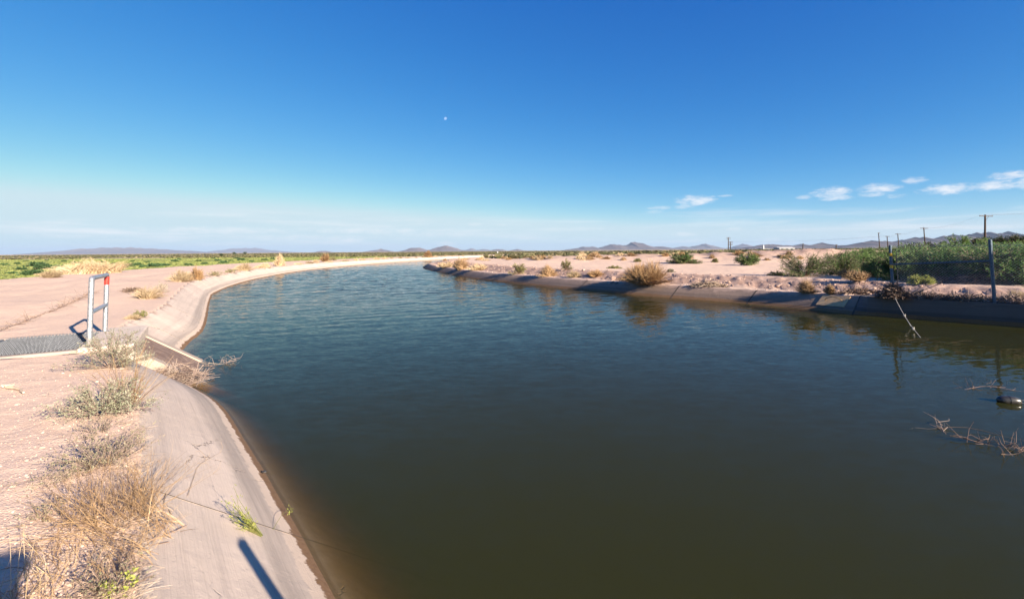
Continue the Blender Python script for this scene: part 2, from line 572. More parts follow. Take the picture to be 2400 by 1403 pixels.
def mat_concrete(name='lining_concrete', tone=(0.56, 0.45, 0.365), low_stain=True, soil=0.0, wet_top=-0.652):
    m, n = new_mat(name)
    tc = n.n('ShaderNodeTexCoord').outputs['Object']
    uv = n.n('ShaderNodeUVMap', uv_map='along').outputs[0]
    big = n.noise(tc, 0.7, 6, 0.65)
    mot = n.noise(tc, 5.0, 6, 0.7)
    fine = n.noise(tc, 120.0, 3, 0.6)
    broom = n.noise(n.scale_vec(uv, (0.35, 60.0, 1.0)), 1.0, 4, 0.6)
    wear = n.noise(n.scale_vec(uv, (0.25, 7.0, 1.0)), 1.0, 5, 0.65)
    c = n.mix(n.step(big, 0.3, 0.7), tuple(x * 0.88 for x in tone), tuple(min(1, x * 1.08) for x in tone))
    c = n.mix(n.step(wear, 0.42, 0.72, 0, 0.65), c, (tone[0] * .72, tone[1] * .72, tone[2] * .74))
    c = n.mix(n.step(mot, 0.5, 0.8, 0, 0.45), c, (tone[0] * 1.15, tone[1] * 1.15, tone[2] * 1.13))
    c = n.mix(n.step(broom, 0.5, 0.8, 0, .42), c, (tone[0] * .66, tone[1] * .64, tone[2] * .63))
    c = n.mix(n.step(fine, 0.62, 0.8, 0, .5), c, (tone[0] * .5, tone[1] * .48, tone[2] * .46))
    # hairline cracks
    vo = n.n('ShaderNodeTexVoronoi', feature='DISTANCE_TO_EDGE')
    vo.inputs['Scale'].default_value = 0.55
    wv = n.n('ShaderNodeVectorMath', operation='ADD')
    n.t.links.new(tc, wv.inputs[0])
    n.t.links.new(n.scale_vec(n.noise(tc, 3.0, 4, .6, out='Color'), (.5, .5, .5)), wv.inputs[1])
    n.t.links.new(wv.outputs[0], vo.inputs['Vector'])
    crack = n.math('MULTIPLY', n.step(vo.outputs['Distance'], 0.0, 0.006, 1.0, 0.0), n.step(big, 0.45, 0.55))
    c = n.mix(n.math('MULTIPLY', crack, .75), c, (0.13, 0.10, 0.085))
    if low_stain:
        pz = n.n('ShaderNodeSeparateXYZ')
        n.t.links.new(n.n('ShaderNodeNewGeometry').outputs['Position'], pz.inputs[0])
        ragged = n.math('ADD', pz.outputs[2], n.math('MULTIPLY', n.math('SUBTRACT', n.noise(tc, 6.0, 6, .75), .5), .11))
        # old water mark, pale scale line and wet algae at the waterline
        grey = n.math('MULTIPLY', n.step(ragged, -0.40, -0.50), n.step(wear, 0.3, 0.6, 0.45, 0.9))
        c = n.mix(grey, c, (tone[0] * .56, tone[1] * .57, tone[2] * .58))
        pale = n.math('MULTIPLY', n.step(ragged, -0.585, -0.60), .7)
        c = n.mix(pale, c, (tone[0] * 1.02, tone[1] * .98, tone[2] * .92))
        wet = n.step(ragged, wet_top + .006, wet_top - .006)
        c = n.mix(wet, c, n.mix(n.noise(tc, 30, 4, .6), (0.10, 0.055, 0.028), (0.24, 0.14, 0.075)))
        silt = n.step(pz.outputs[2], WATER_Z - .015, WATER_Z - .05)
        c = n.mix(silt, c, n.mix(n.noise(tc, 7, 5, .7), (0.18, 0.12, 0.08), (0.38, 0.27, 0.185)))
    if soil:
        ty = n.n('ShaderNodeSeparateXYZ')
        n.t.links.new(uv, ty.inputs[0])
        spill = n.math('SUBTRACT', n.math('ADD', n.math('MULTIPLY', n.noise(tc, 1.6, 6, .7), 1.5), n.math('MULTIPLY', n.noise(n.scale_vec(uv, (2.2, .5, 1)), 1.0, 4, .6), .7)), n.math('MULTIPLY', ty.outputs[1], 1.0))
        dirt = n.mix(n.noise(tc, 24, 4, .7), (0.27, 0.18, 0.135), (0.46, 0.33, 0.255))
        c = n.mix(n.step(spill, 1.12 - soil, 1.34 - soil, 0, .9), c, dirt)
    hgt = n.math('ADD', n.math('MULTIPLY', broom, .7), n.math('ADD', n.math('MULTIPLY', fine, .4), n.math('SUBTRACT', n.math('MULTIPLY', mot, .8), n.math('MULTIPLY', crack, .8))))
    surf(n, c, 0.88, n.bump(hgt, 0.9, 0.014), spec=0.2)
    return m


def mat_plain(name, a, b, scale=4.0, rough=0.85, bump=0.3, metal=0.0, spec=0.3, dist=.01):
    m, n = new_mat(name)
    tc = n.n('ShaderNodeTexCoord').outputs['Object']
    nz = n.noise(tc, scale, 6, 0.65)
    surf(n, n.mix(n.step(nz, 0.33, 0.67), a, b), rough, n.bump(nz, bump, dist) if bump else None, metal, spec)
    return m


def mat_leaf(name, cols, trans=0.25, rough=0.7):
    """leaf or stalk colour that varies from piece to piece, with a little light shining through"""
    m, n = new_mat(name)
    g = n.n('ShaderNodeNewGeometry')
    ob = n.n('ShaderNodeObjectInfo')
    rp = n.n('ShaderNodeValToRGB')
    cr = rp.color_ramp
    cr.elements[0].color = (*cols[0], 1)
    cr.elements[1].color = (*cols[-1], 1)
    for i, c in enumerate(cols[1:-1]):
        e = cr.elements.new((i + 1) / (len(cols) - 1))
        e.color = (*c, 1)
    n.t.links.new(g.outputs['Random Per Island'], rp.inputs[0])
    hs = n.n('ShaderNodeHueSaturation')
    n.t.links.new(rp.outputs[0], hs.inputs['Color'])
    n.t.links.new(n.step(ob.outputs['Random'], 0, 1, .78, 1.2), hs.inputs['Value'])
    d = n.n('ShaderNodeBsdfPrincipled')
    d.inputs['Roughness'].default_value = rough
    d.inputs['Specular IOR Level'].default_value = 0.2
    n.t.links.new(hs.outputs[0], d.inputs['Base Color'])
    o = n.n('ShaderNodeOutputMaterial')
    if trans:
        t = n.n('ShaderNodeBsdfTranslucent')
        n.t.links.new(hs.outputs[0], t.inputs['Color'])
        mx = n.n('ShaderNodeMixShader')
        mx.inputs[0].default_value = trans
        n.t.links.new(d.outputs[0], mx.inputs[1])
        n.t.links.new(t.outputs[0], mx.inputs[2])
        n.t.links.new(mx.outputs[0], o.inputs['Surface'])
    else:
        n.t.links.new(d.outputs[0], o.inputs['Surface'])
    return m


def mat_water():
    m, n = new_mat('canal_water')
    tc = n.n('ShaderNodeTexCoord').outputs['Object']
    # wind ripples: crests roughly across the view, patchy
    rp = n.n('ShaderNodeMapping')
    rp.inputs['Rotation'].default_value = (0, 0, math.radians(20))
    rp.inputs['Scale'].default_value = (0.55, 1.25, 1.0)
    n.t.links.new(tc, rp.inputs['Vector'])
    v = rp.outputs[0]
    gust = n.step(n.noise(n.scale_vec(tc, (1, .6, 1)), 0.075, 4, 0.6), 0.36, 0.62, 0.25, 1.0)
    ps = n.n('ShaderNodeSeparateXYZ')
    n.t.links.new(tc, ps.inputs[0])
    def slope(scale, detail, dist=0.0, vec=v):
        c = n.n('ShaderNodeVectorMath', operation='SUBTRACT')
        n.t.links.new(n.noise(vec, scale, detail, 0.55, out='Color', dist=dist), c.inputs[0])
        c.inputs[1].default_value = (.5, .5, .5)
        return c.outputs[0]

    def times(vec, k):
        c = n.n('ShaderNodeVectorMath', operation='SCALE')
        n.t.links.new(vec, c.inputs[0])
        if isinstance(k, bpy.types.NodeSocket):
            n.t.links.new(k, c.inputs['Scale'])
        else:
            c.inputs['Scale'].default_value = k
        return c.outputs[0]

    def plus(a_, b_):
        c = n.n('ShaderNodeVectorMath', operation='ADD')
        n.t.links.new(a_, c.inputs[0])
        n.t.links.new(b_, c.inputs[1])
        return c.outputs[0]
    # small wind ripples everywhere, a rougher open reach further off where the wind comes down the canal
    open_ = n.step(ps.outputs[1], 6.0, 30.0, 0.0, 1.0)
    small = times(plus(times(slope(5.5, 2, .3), 1.0), times(slope(15.0, 2), .8)), n.math('ADD', 0.085, n.math('MULTIPLY', n.math('MULTIPLY', open_, gust), 0.28)))
    flat_ = n.n('ShaderNodeVectorMath', operation='MULTIPLY')
    n.t.links.new(small, flat_.inputs[0])
    flat_.inputs[1].default_value = (1, 1, 0)
    up_ = n.n('ShaderNodeVectorMath', operation='ADD')
    n.t.links.new(flat_.outputs[0], up_.inputs[0])
    n.t.links.new(n.n('ShaderNodeNewGeometry').outputs['Normal'], up_.inputs[1])
    nm = n.n('ShaderNodeVectorMath', operation='NORMALIZE')
    n.t.links.new(up_.outputs[0], nm.inputs[0])
    bm = nm.outputs[0]
    fr = n.n('ShaderNodeFresnel')
    fr.inputs['IOR'].default_value = 1.17
    n.t.links.new(bm, fr.inputs['Normal'])
    gl = n.n('ShaderNodeBsdfGlossy')
    gl.inputs['Roughness'].default_value = 0.03
    n.t.links.new(bm, gl.inputs['Normal'])
    tr = n.n('ShaderNodeBsdfTransparent')
    df = n.n('ShaderNodeBsdfDiffuse')
    df.inputs['Color'].default_value = (0.078, 0.080, 0.022, 1)
    body = n.n('ShaderNodeMixShader')
    body.inputs[0].default_value = 0.30
    n.t.links.new(tr.outputs[0], body.inputs[1])
    n.t.links.new(df.outputs[0], body.inputs[2])
    mx = n.n('ShaderNodeMixShader')
    back = n.n('ShaderNodeNewGeometry').outputs['Backfacing']      # from below the light leaves unrefracted here, so no total reflection
    n.t.links.new(n.math('MULTIPLY', fr.outputs[0], n.math('SUBTRACT', 1.0, back)), mx.inputs[0])
    n.t.links.new(body.outputs[0], mx.inputs[1])
    n.t.links.new(gl.outputs[0], mx.inputs[2])
    o = n.n('ShaderNodeOutputMaterial')
    n.t.links.new(mx.outputs[0], o.inputs['Surface'])
    va = n.n('ShaderNodeVolumeAbsorption')
    va.inputs['Color'].default_value = (0.66, 0.52, 0.28, 1)
    va.inputs['Density'].default_value = 4.2
    n.t.links.new(va.outputs[0], o.inputs['Volume'])
    return m


MAT = dict(
    ground=mat_ground(),
    conc=mat_concrete(soil=0.10),
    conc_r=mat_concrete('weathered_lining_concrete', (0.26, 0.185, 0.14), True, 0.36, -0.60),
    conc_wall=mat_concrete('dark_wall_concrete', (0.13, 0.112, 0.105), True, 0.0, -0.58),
    conc_out=mat_concrete('outlet_concrete', (0.38, 0.30, 0.24), False),
    conc_deck=mat_concrete('deck_concrete', (0.60, 0.49, 0.40), False),
    chute=mat_plain('stained_chute_concrete', (0.15, 0.095, 0.07), (0.24, 0.165, 0.125), 6, .8, .4),
    pit=mat_plain('pit_concrete', (0.12, 0.10, 0.09), (0.2, 0.17, 0.15), 3),
    water=mat_water(),
    galv=mat_plain('galvanised_steel', (0.27, 0.275, 0.28), (0.55, 0.56, 0.57), 28, .5, .2, .75, dist=.003),
    grate=mat_plain('grating_steel', (0.12, 0.125, 0.135), (0.22, 0.23, 0.25), 30, .55, .1, .6, dist=.002),
    red=mat_plain('red_tape', (0.62, 0.03, 0.02), (0.70, 0.05, 0.035), 20, .45, .1),
    yellow=mat_plain('yellow_tape', (0.62, 0.36, 0.03), (0.72, 0.42, 0.04), 20, .5, .1),
    blue_steel=mat_plain('blue_grey_paint', (0.045, 0.075, 0.105), (0.11, 0.15, 0.19), 25, .6, .2, .1, dist=.003),
    wire=mat_plain('fence_wire', (0.48, 0.49, 0.50), (0.60, 0.61, 0.61), 30, .5, 0, .2),
    dark_rod=mat_plain('dark_rod', (0.05, 0.055, 0.06), (0.09, 0.09, 0.095), 30, .6, 0),
    rope=mat_plain('bleached_rope', (0.26, 0.24, 0.21), (0.44, 0.41, 0.36), 60, .9, .2),
    pole=mat_plain('pole_wood', (0.035, 0.024, 0.017), (0.085, 0.056, 0.038), 8, .9, .3),
    cable=mat_plain('power_cable', (0.28, 0.28, 0.29), (0.36, 0.36, 0.37), 5, .6, 0),
    glass=mat_plain('insulator_glass', (0.25, 0.3, 0.3), (0.4, 0.45, 0.44), 8, .2, 0),
    buoy=mat_plain('black_float', (0.018, 0.017, 0.016), (0.05, 0.046, 0.04), 12, .28, .2, spec=.6),
    rock=mat_plain('stone', (0.30, 0.22, 0.18), (0.52, 0.40, 0.33), 9, .9, .4),
    dry=mat_leaf('dry_straw', [(0.14, 0.085, 0.05), (0.34, 0.21, 0.11), (0.50, 0.35, 0.20), (0.40, 0.25, 0.12), (0.22, 0.14, 0.085)], .12),
    tan=mat_leaf('pale_straw', [(0.34, 0.24, 0.14), (0.50, 0.37, 0.22), (0.62, 0.48, 0.31)], .12),
    orange=mat_leaf('rusty_straw', [(0.16, 0.095, 0.055), (0.36, 0.205, 0.09), (0.46, 0.30, 0.15), (0.18, 0.11, 0.065)], .15),
    brown=mat_leaf('dead_twig', [(0.10, 0.065, 0.05), (0.20, 0.135, 0.10), (0.34, 0.25, 0.19)], 0),
    grey_twig=mat_leaf('grey_twig', [(0.20, 0.14, 0.12), (0.30, 0.22, 0.18), (0.42, 0.33, 0.26)], 0),
    wet_twig=mat_leaf('damp_twig', [(0.06, 0.038, 0.03), (0.16, 0.10, 0.075), (0.30, 0.20, 0.15)], 0),
    sodden=mat_leaf('sodden_twig', [(0.025, 0.018, 0.014), (0.06, 0.04, 0.03), (0.10, 0.07, 0.05)], 0),
    bleached=mat_leaf('bleached_twig', [(0.30, 0.21, 0.14), (0.48, 0.36, 0.25), (0.60, 0.48, 0.36)], 0),
    silver=mat_leaf('silver_leaf', [(0.17, 0.19, 0.11), (0.27, 0.28, 0.18), (0.40, 0.40, 0.29), (0.22, 0.23, 0.13)], .15),
    silver_brown=mat_leaf('faded_leaf', [(0.18, 0.16, 0.10), (0.27, 0.22, 0.15), (0.32, 0.28, 0.18), (0.16, 0.18, 0.09)], .15),
    mesquite=mat_leaf('mesquite_leaf', [(0.045, 0.095, 0.022), (0.085, 0.165, 0.038), (0.15, 0.255, 0.068), (0.065, 0.125, 0.028)], .3),
    mesquite_b=mat_leaf('grey_mesquite_leaf', [(0.06, 0.11, 0.03), (0.12, 0.195, 0.058), (0.20, 0.285, 0.095)], .3),
    dark_leaf=mat_leaf('dark_leaf', [(0.02, 0.035, 0.012), (0.035, 0.055, 0.018), (0.055, 0.08, 0.028)], .2),
    olive=mat_leaf('olive_leaf', [(0.13, 0.15, 0.04), (0.21, 0.22, 0.07), (0.30, 0.28, 0.09)], .25),
    lime=mat_leaf('lime_leaf', [(0.22, 0.26, 0.05), (0.32, 0.34, 0.075), (0.40, 0.40, 0.11)], .3),
    field_shrub=mat_leaf('field_shrub_leaf', [(0.035, 0.075, 0.03), (0.06, 0.115, 0.045), (0.10, 0.16, 0.06)], .25),
    field=mat_leaf('field_cover_leaf', [(0.20, 0.235, 0.065), (0.27, 0.30, 0.09), (0.35, 0.36, 0.125), (0.17, 0.205, 0.055)], .3),
    scrub=mat_leaf('scrub_leaf', [(0.05, 0.06, 0.025), (0.10, 0.105, 0.045), (0.17, 0.155, 0.075), (0.23, 0.18, 0.10)], .2),
    hill=mat_plain('hill_rock', (0.10, 0.078, 0.072), (0.17, 0.128, 0.115), .004, .95, .0),
    white=mat_plain('white_paint', (0.42, 0.42, 0.42), (0.5, 0.5, 0.5), 1, .6, 0),
    shed=mat_plain('shed_wall', (0.22, 0.21, 0.2), (0.3, 0.29, 0.27), 1, .8, 0),
    seal=mat_plain('joint_seal', (0.03, 0.022, 0.018), (0.10, 0.075, 0.058), 25, .9, .2),
    ink=mat_plain('black_stencil', (0.012, 0.012, 0.014), (0.03, 0.03, 0.032), 30, .8, 0),
)


# ------------------------------------------------------------------ ground sheet
def build_ground():
    fine = np.radians(np.arange(-54, 54.01, 0.265))
    rest = np.radians(np.arange(57, 304, 3.0))
    th = np.concatenate([fine, rest])
    r = [0.5]
    while r[-1] < 26000:
        r.append(r[-1] * (1.0138 if r[-1] < 420 else 1.07))
    r = np.array(r)
    A, Rr = np.meshgrid(th, r)
    x, y = (np.sin(A) * Rr).ravel(), (np.cos(A) * Rr).ravel()
    z, zone = height(x, y, True)
    nt, nr = len(th), len(r)
    V = np.stack([x, y, z], 1)
    V = np.vstack([V, [0, 0, hz(0.0, 0.0)]])
    zone = np.vstack([zone, zone[0]])
    i, j = np.meshgrid(np.arange(nr - 1), np.arange(nt), indexing='ij')
    j2 = (j + 1) % nt
    Q = np.stack([i * nt + j, (i + 1) * nt + j, (i + 1) * nt + j2, i * nt + j2], -1).reshape(-1, 4)
    jj = np.arange(nt)
    T = np.stack([np.full(nt, nt * nr), jj, (jj + 1) % nt], 1)
    b = MB().add(V, Q[:, ::-1], T[:, ::-1])
    o = b.build('ground', MAT['ground'], smooth=True)
    a = o.data.attributes.new('zone', 'FLOAT_COLOR', 'POINT')
    a.data.foreach_set('color', np.hstack([zone, np.ones((len(zone), 1))]).astype(np.float32).ravel())
    tag(o, 'pinkish sandy gravel ground spreading to the horizon', kind='structure')


build_ground()


# ------------------------------------------------------------------ canal lining, one object per concrete panel
def curve_at(curve, s, q):
    return np.stack([np.interp(q, s, curve[:, 0]), np.interp(q, s, curve[:, 1])], -1)


def panel(parent, mat, side, s0, s1, skew0=0.0, skew1=0.0, seed=0, skew_end=0, rows=None, lift=0.0, name='concrete_panel'):
    WC, SC, NC, OFF, ZT = (WL, SL, NL, OFF_L, Z_L) if side == 'L' else (WR, SR, NR, OFF_R, Z_R)
    rs = np.random.default_rng(seed)
    gap = 0.0015
    nearest = np.linalg.norm(curve_at(WC, SC, np.array([(s0 + s1) / 2])))
    ds = max(0.16, 0.02 * nearest)
    ns = max(3, int((s1 - s0) / ds) + 1)
    # across: outer lip, top edge, slope, waterline, down to the bed
    tt = np.concatenate([[-0.30, -0.12, 0.0], np.linspace(0, 1, 9)[1:], [1.25, 1.6, 2.2, 3.4]])     # 0 = top edge, 1 = waterline
    if side == 'R':
        tt[0] = -0.62
    if rows is not None:
        tt = np.linspace(rows[0], rows[1], 6)
    dz = rs.normal(0, 0.0015)
    tilt = rs.normal(0, 0.001)
    V = np.zeros((ns, len(tt), 3))
    UV = np.zeros((ns, len(tt), 2))
    for k, t in enumerate(tt):
        a, b = s0 + gap + skew0 * (1 - t), s1 - gap + skew1 * (1 - t)
        q = np.linspace(a, b, ns)
        w = curve_at(WC, SC, q)
        nn = curve_at(NC, SC, q)
        nn = nn / np.linalg.norm(nn, axis=1, keepdims=True)
        off = np.interp(q, SC, OFF)
        zt = np.interp(q, SC, ZT)
        if t <= 0:
            pos = w + nn * (off - t)[:, None]
            z = zt + 0.012 + (0.0 if t == 0 else -0.012 * (t < -.2))
        else:
            pos = w + nn * (off * (1 - t))[:, None]
            z = zt + 0.012 + (WATER_Z - zt - 0.012) * t
        # rounded shoulder and hand-finished unevenness
        if -0.05 < t < 0.05:
            z = z - 0.01
        amp = 0.006 if nearest < 40 else 0.02
        z = z + dz + tilt * (q - (s0 + s1) / 2) + amp * fbm(pos[:, 0] * 1.4, pos[:, 1] * 1.4, 3, 77)
        if lift:
            pos, z = pos - nn * lift * .5, z + lift * .8
        V[:, k] = np.column_stack([pos, z])
        UV[:, k] = np.column_stack([q, np.full(ns, t * 1.3)])
    nt = len(tt)
    b = MB()
    idx = np.arange(ns * nt).reshape(ns, nt)
    Q = np.stack([idx[:-1, :-1], idx[1:, :-1], idx[1:, 1:], idx[:-1, 1:]], -1).reshape(-1, 4)
    if side == 'L':
        Q = Q[:, ::-1]
    edge = np.concatenate([idx[0, :], idx[-1, :]])
    Vb = V.reshape(-1, 3).copy()
    lower = Vb[edge] - [0, 0, 0.11]
    n0 = ns * nt
    E1 = n0 + np.arange(nt)
    E2 = n0 + nt + np.arange(nt)
    Q2 = np.stack([idx[0, :-1], idx[0, 1:], E1[1:], E1[:-1]], -1)
    Q3 = np.stack([idx[-1, :-1], idx[-1, 1:], E2[1:], E2[:-1]], -1)
    b.add(np.vstack([Vb, lower]), np.vstack([Q, Q2, Q3]))
    o = b.build(name, mat, parent, smooth=False)
    me = o.data
    uvs = np.vstack([UV.reshape(-1, 2), UV.reshape(-1, 2)[edge]])
    lay = me.uv_layers.new(name='along')
    vi = np.empty(len(me.loops), np.int32)
    me.loops.foreach_get('vertex_index', vi)
    lay.data.foreach_set('uv', uvs[vi].astype(np.float32).ravel())
    if rows is not None:
        return o
    # the sealed joint at the panel's end: a dark strip following the profile
    j = V[0] if skew_end == 0 else V[-1]
    tdir = unit(V[1, :] - V[0, :]) if skew_end == 0 else unit(V[-1, :] - V[-2, :])
    wd = (0.006 if side == 'L' else 0.030)
    lift = np.array([0, 0, 0.004])
    A, B = j - tdir * wd + lift, j + tdir * wd + lift
    k = np.arange(nt - 1)
    MB().add(np.stack([A, B], 1).reshape(-1, 3), np.stack([2 * k, 2 * k + 1, 2 * k + 3, 2 * k + 2], -1)).build('joint_seal', MAT['seal'], parent)
    return o


def build_lining():
    root = empty('canal_lining')
    tag(root, 'pale concrete canal lining with sloped panels along the near curved bank', kind='structure')
    s_joint = s_near(WL, SL, P(715, 1268, WATER_Z))
    so = OUT_O + OUT_N * 1.5
    s_mid = s_near(WL, SL, so)
    lo, hi = s_mid - 0.80, s_mid + 0.80
    js = [(s_joint - 9.2, 0), (s_joint - 4.6, 0), (s_joint, 0.05), (lo, 0)]
    for i in range(len(js) - 1):
        panel(root, MAT['conc'], 'L', js[i][0], js[i + 1][0], js[i][1], js[i + 1][1], 100 + i)
    s, i, ln = hi, 0, 2.6
    while s < s_near(WL, SL, (62, 250)):
        e = s + ln
        panel(root, MAT['conc'], 'L', s, e, 0, 0, 200 + i)
        s, i = e, i + 1
        ln = 3.8 if s < SL[-1] and np.linalg.norm(curve_at(WL, SL, np.array([s]))) < 60 else 9.0
    root = empty('canal_lining')
    tag(root, 'weathered brown concrete canal lining along the far shaded bank', kind='structure')
    js = [s_near(WR, SR, P(u, v, WATER_Z)) for (u, v) in ((2003, 736), (1750, 711), (1561, 697), (1355, 678))]
    panels = {}
    s0 = js[0]
    k = 0
    q = s0
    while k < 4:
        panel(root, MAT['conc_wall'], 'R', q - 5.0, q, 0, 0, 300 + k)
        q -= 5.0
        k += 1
    for i in range(3):
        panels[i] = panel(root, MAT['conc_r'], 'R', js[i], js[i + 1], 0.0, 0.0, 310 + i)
    s, i = js[3], 0
    while s < s_near(WR, SR, (88, 244)):
        e = s + (5.0 if i < 12 else 10.0)
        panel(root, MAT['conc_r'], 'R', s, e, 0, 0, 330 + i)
        s, i = e, i + 1
    return root, panels


LINING_R, PANELS_R = build_lining()


def slope_point(u, v, side='R'):
    """the point of the sloped lining behind a pixel, with the slope's own axes"""
    WC, SC, NC, TC, OFF, ZT = (WR, SR, NR, TR, OFF_R, Z_R) if side == 'R' else (WL, SL, NL, TL, OFF_L, Z_L)
    best = None
    for z in np.linspace(-0.69, -0.02, 68):
        p = P(u, v, z)
        d, k = sdist(np.array([p[0]]), np.array([p[1]]), WC, NC)
        t = d[0] / OFF[k[0]]
        zs = WATER_Z + t * (ZT[k[0]] - WATER_Z)
        e = abs(zs - z)
        if best is None or e < best[0]:
            best = (e, p, k[0])
    _, p, k = best
    upv = np.array([*(NC[k] * OFF[k]), ZT[k] - WATER_Z])
    return p, np.array([*TC[k], 0.0]), unit(upv)


def build_marks():
    # stencilled B-6 on the far lining
    p, t, upv = slope_point(1441, 663)
    cu = bpy.data.curves.new('stencil', 'FONT')
    cu.body = 'B-6'
    cu.size = 0.42
    cu.extrude = 0.0
    tmp = bpy.data.objects.new('stencil', cu)
    C.objects.link(tmp)
    bpy.context.view_layer.update()
    me = bpy.data.meshes.new_from_object(tmp.evaluated_get(bpy.context.evaluated_depsgraph_get()))
    bpy.data.objects.remove(tmp)
    xs = np.array([v.co.x for v in me.vertices])
    X, Y = -t, upv
    Z = unit(np.cross(X, Y))
    w = xs.max()
    for v in me.vertices:
        q = p + X * (v.co.x - w / 2) + Y * (v.co.y - 0.13) + Z * 0.03
        v.co = q
    me.materials.clear()
    me.materials.append(MAT['ink'])
    o = link('stencil_marking', me, LINING_R)
    o['label'] = 'black stencilled letters B-6 on the far lining'
    # thin raised patch of ochre colour on the lining beside the wall
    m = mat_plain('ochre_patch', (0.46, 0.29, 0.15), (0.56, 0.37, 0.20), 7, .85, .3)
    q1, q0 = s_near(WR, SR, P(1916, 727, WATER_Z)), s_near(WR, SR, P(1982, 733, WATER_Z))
    o = panel(LINING_R, m, 'R', q0, q1, 0, 0, 1, rows=(.10, .70), lift=.022, name='lining_patch')
    o['label'] = 'ochre patch on the lining'


build_marks()


# ------------------------------------------------------------------ canal water: one closed body
def build_water():
    """closed body of water; its top is a grid with real wind waves on the open reach"""
    sl0 = s_near(WL, SL, (-3.2, 5.8))
    st = [0.0]
    while st[-1] < 520:
        d = st[-1] - sl0
        st.append(st[-1] + (4.0 if d < -8 else .5 if d < 0 else .15 if d < 60 else .15 + (d - 60) * .012))
    st = np.array(st)
    ratio = np.interp(st, [0, sl0, s_near(WL, SL, (-25.8, 56.9)), s_near(WL, SL, (-13, 152)), s_near(WL, SL, (270, 420))],
                      [0, s_near(WR, SR, (14.2, 14.1)), s_near(WR, SR, (-10.8, 59.4)), s_near(WR, SR, (10, 158)), s_near(WR, SR, (285, 402))])
    a = curve_at(WL + NL * 0.40, SL, st)
    b_ = curve_at(WR + NR * 0.40, SR, ratio)
    m, k = len(st), 110
    f = np.linspace(0, 1, k)[None, :, None]
    xy = a[:, None] * (1 - f) + b_[:, None] * f
    x, y = xy[..., 0], xy[..., 1]
    amp = sstep(y, 9, 34) * (0.25 + 0.75 * sstep(fbm(x * .055, y * .045, 3, 91), -.25, .2)) + .08
    c_, s_ = math.cos(.45), math.sin(.45)
    wx, wy = x * c_ + y * s_, -x * s_ + y * c_
    wave = fbm(wx * .8, wy * 2.3, 3, 93, .6) * .036 + fbm(wx * 2.0, wy * 4.2, 2, 95, .5) * .012
    z = WATER_Z + wave * amp
    top = np.stack([x, y, z], -1).reshape(-1, 3)
    i = np.arange(m * k).reshape(m, k)
    Qt = np.stack([i[:-1, :-1], i[:-1, 1:], i[1:, 1:], i[1:, :-1]], -1).reshape(-1, 4)
    rim = np.concatenate([i[:, 0], i[-1, 1:], i[::-1, -1][1:], i[0, ::-1][1:-1]])
    bot = top[rim].copy()
    bot[:, 2] = -3.4
    nb = len(rim)
    e = m * k + np.arange(nb)
    e2 = np.roll(e, -1)
    Qs = np.stack([rim, np.roll(rim, -1), e2, e], -1)
    # floor strips between the two sides
    lo = m * k + np.arange(m)
    hi = m * k + (m - 1) + (k - 1) + (m - 1) - np.arange(m)
    Qb = np.stack([lo[:-1], lo[1:], hi[1:], hi[:-1]], -1)
    o = MB().add(np.vstack([top, bot]), np.vstack([Qt, Qs, Qb])).build('water', MAT['water'], smooth=False)
    sm = np.zeros(len(o.data.polygons), bool)
    sm[:len(Qt)] = True
    o.data.polygons.foreach_set('use_smooth', sm)
    tag(o, 'murky green canal water curving away, rippled blue further off', kind='structure')
    top = np.stack([np.column_stack([a, np.zeros(m)]), np.column_stack([b_, np.zeros(m)])], 1)
    # muddy bed under the water
    V = top.copy().reshape(-1, 3)
    V[:, 2] = -2.75
    k = np.arange(m - 1) * 2
    o = MB().add(V, np.stack([k, k + 1, k + 3, k + 2], -1)).build('canal_bed', mat_plain('silt', (0.10, 0.075, 0.045), (0.15, 0.11, 0.07), 1.5))
    tag(o, 'silty bed of the canal under the water', kind='structure')


build_water()


# ------------------------------------------------------------------ drain outlet with grating
def out_pt(n_, b_, z):
    q = OUT_O + OUT_N * n_ + OUT_B * b_
    return np.array([q[0], q[1], z])


AX = np.array([[OUT_N[0], OUT_N[1], 0], [OUT_B[0], OUT_B[1], 0], [0, 0, 1.0]])


def obox(b, n0, n1, b0, b1, z0, z1):
    return b.box(out_pt((n0 + n1) / 2, (b0 + b1) / 2, (z0 + z1) / 2), (n1 - n0, b1 - b0, z1 - z0), AX)


def bevel(o, w=0.02, seg=2):
    md = o.modifiers.new('bevel', 'BEVEL')
    md.width, md.segments = w, seg
    md.limit_method = 'ANGLE'
    return o


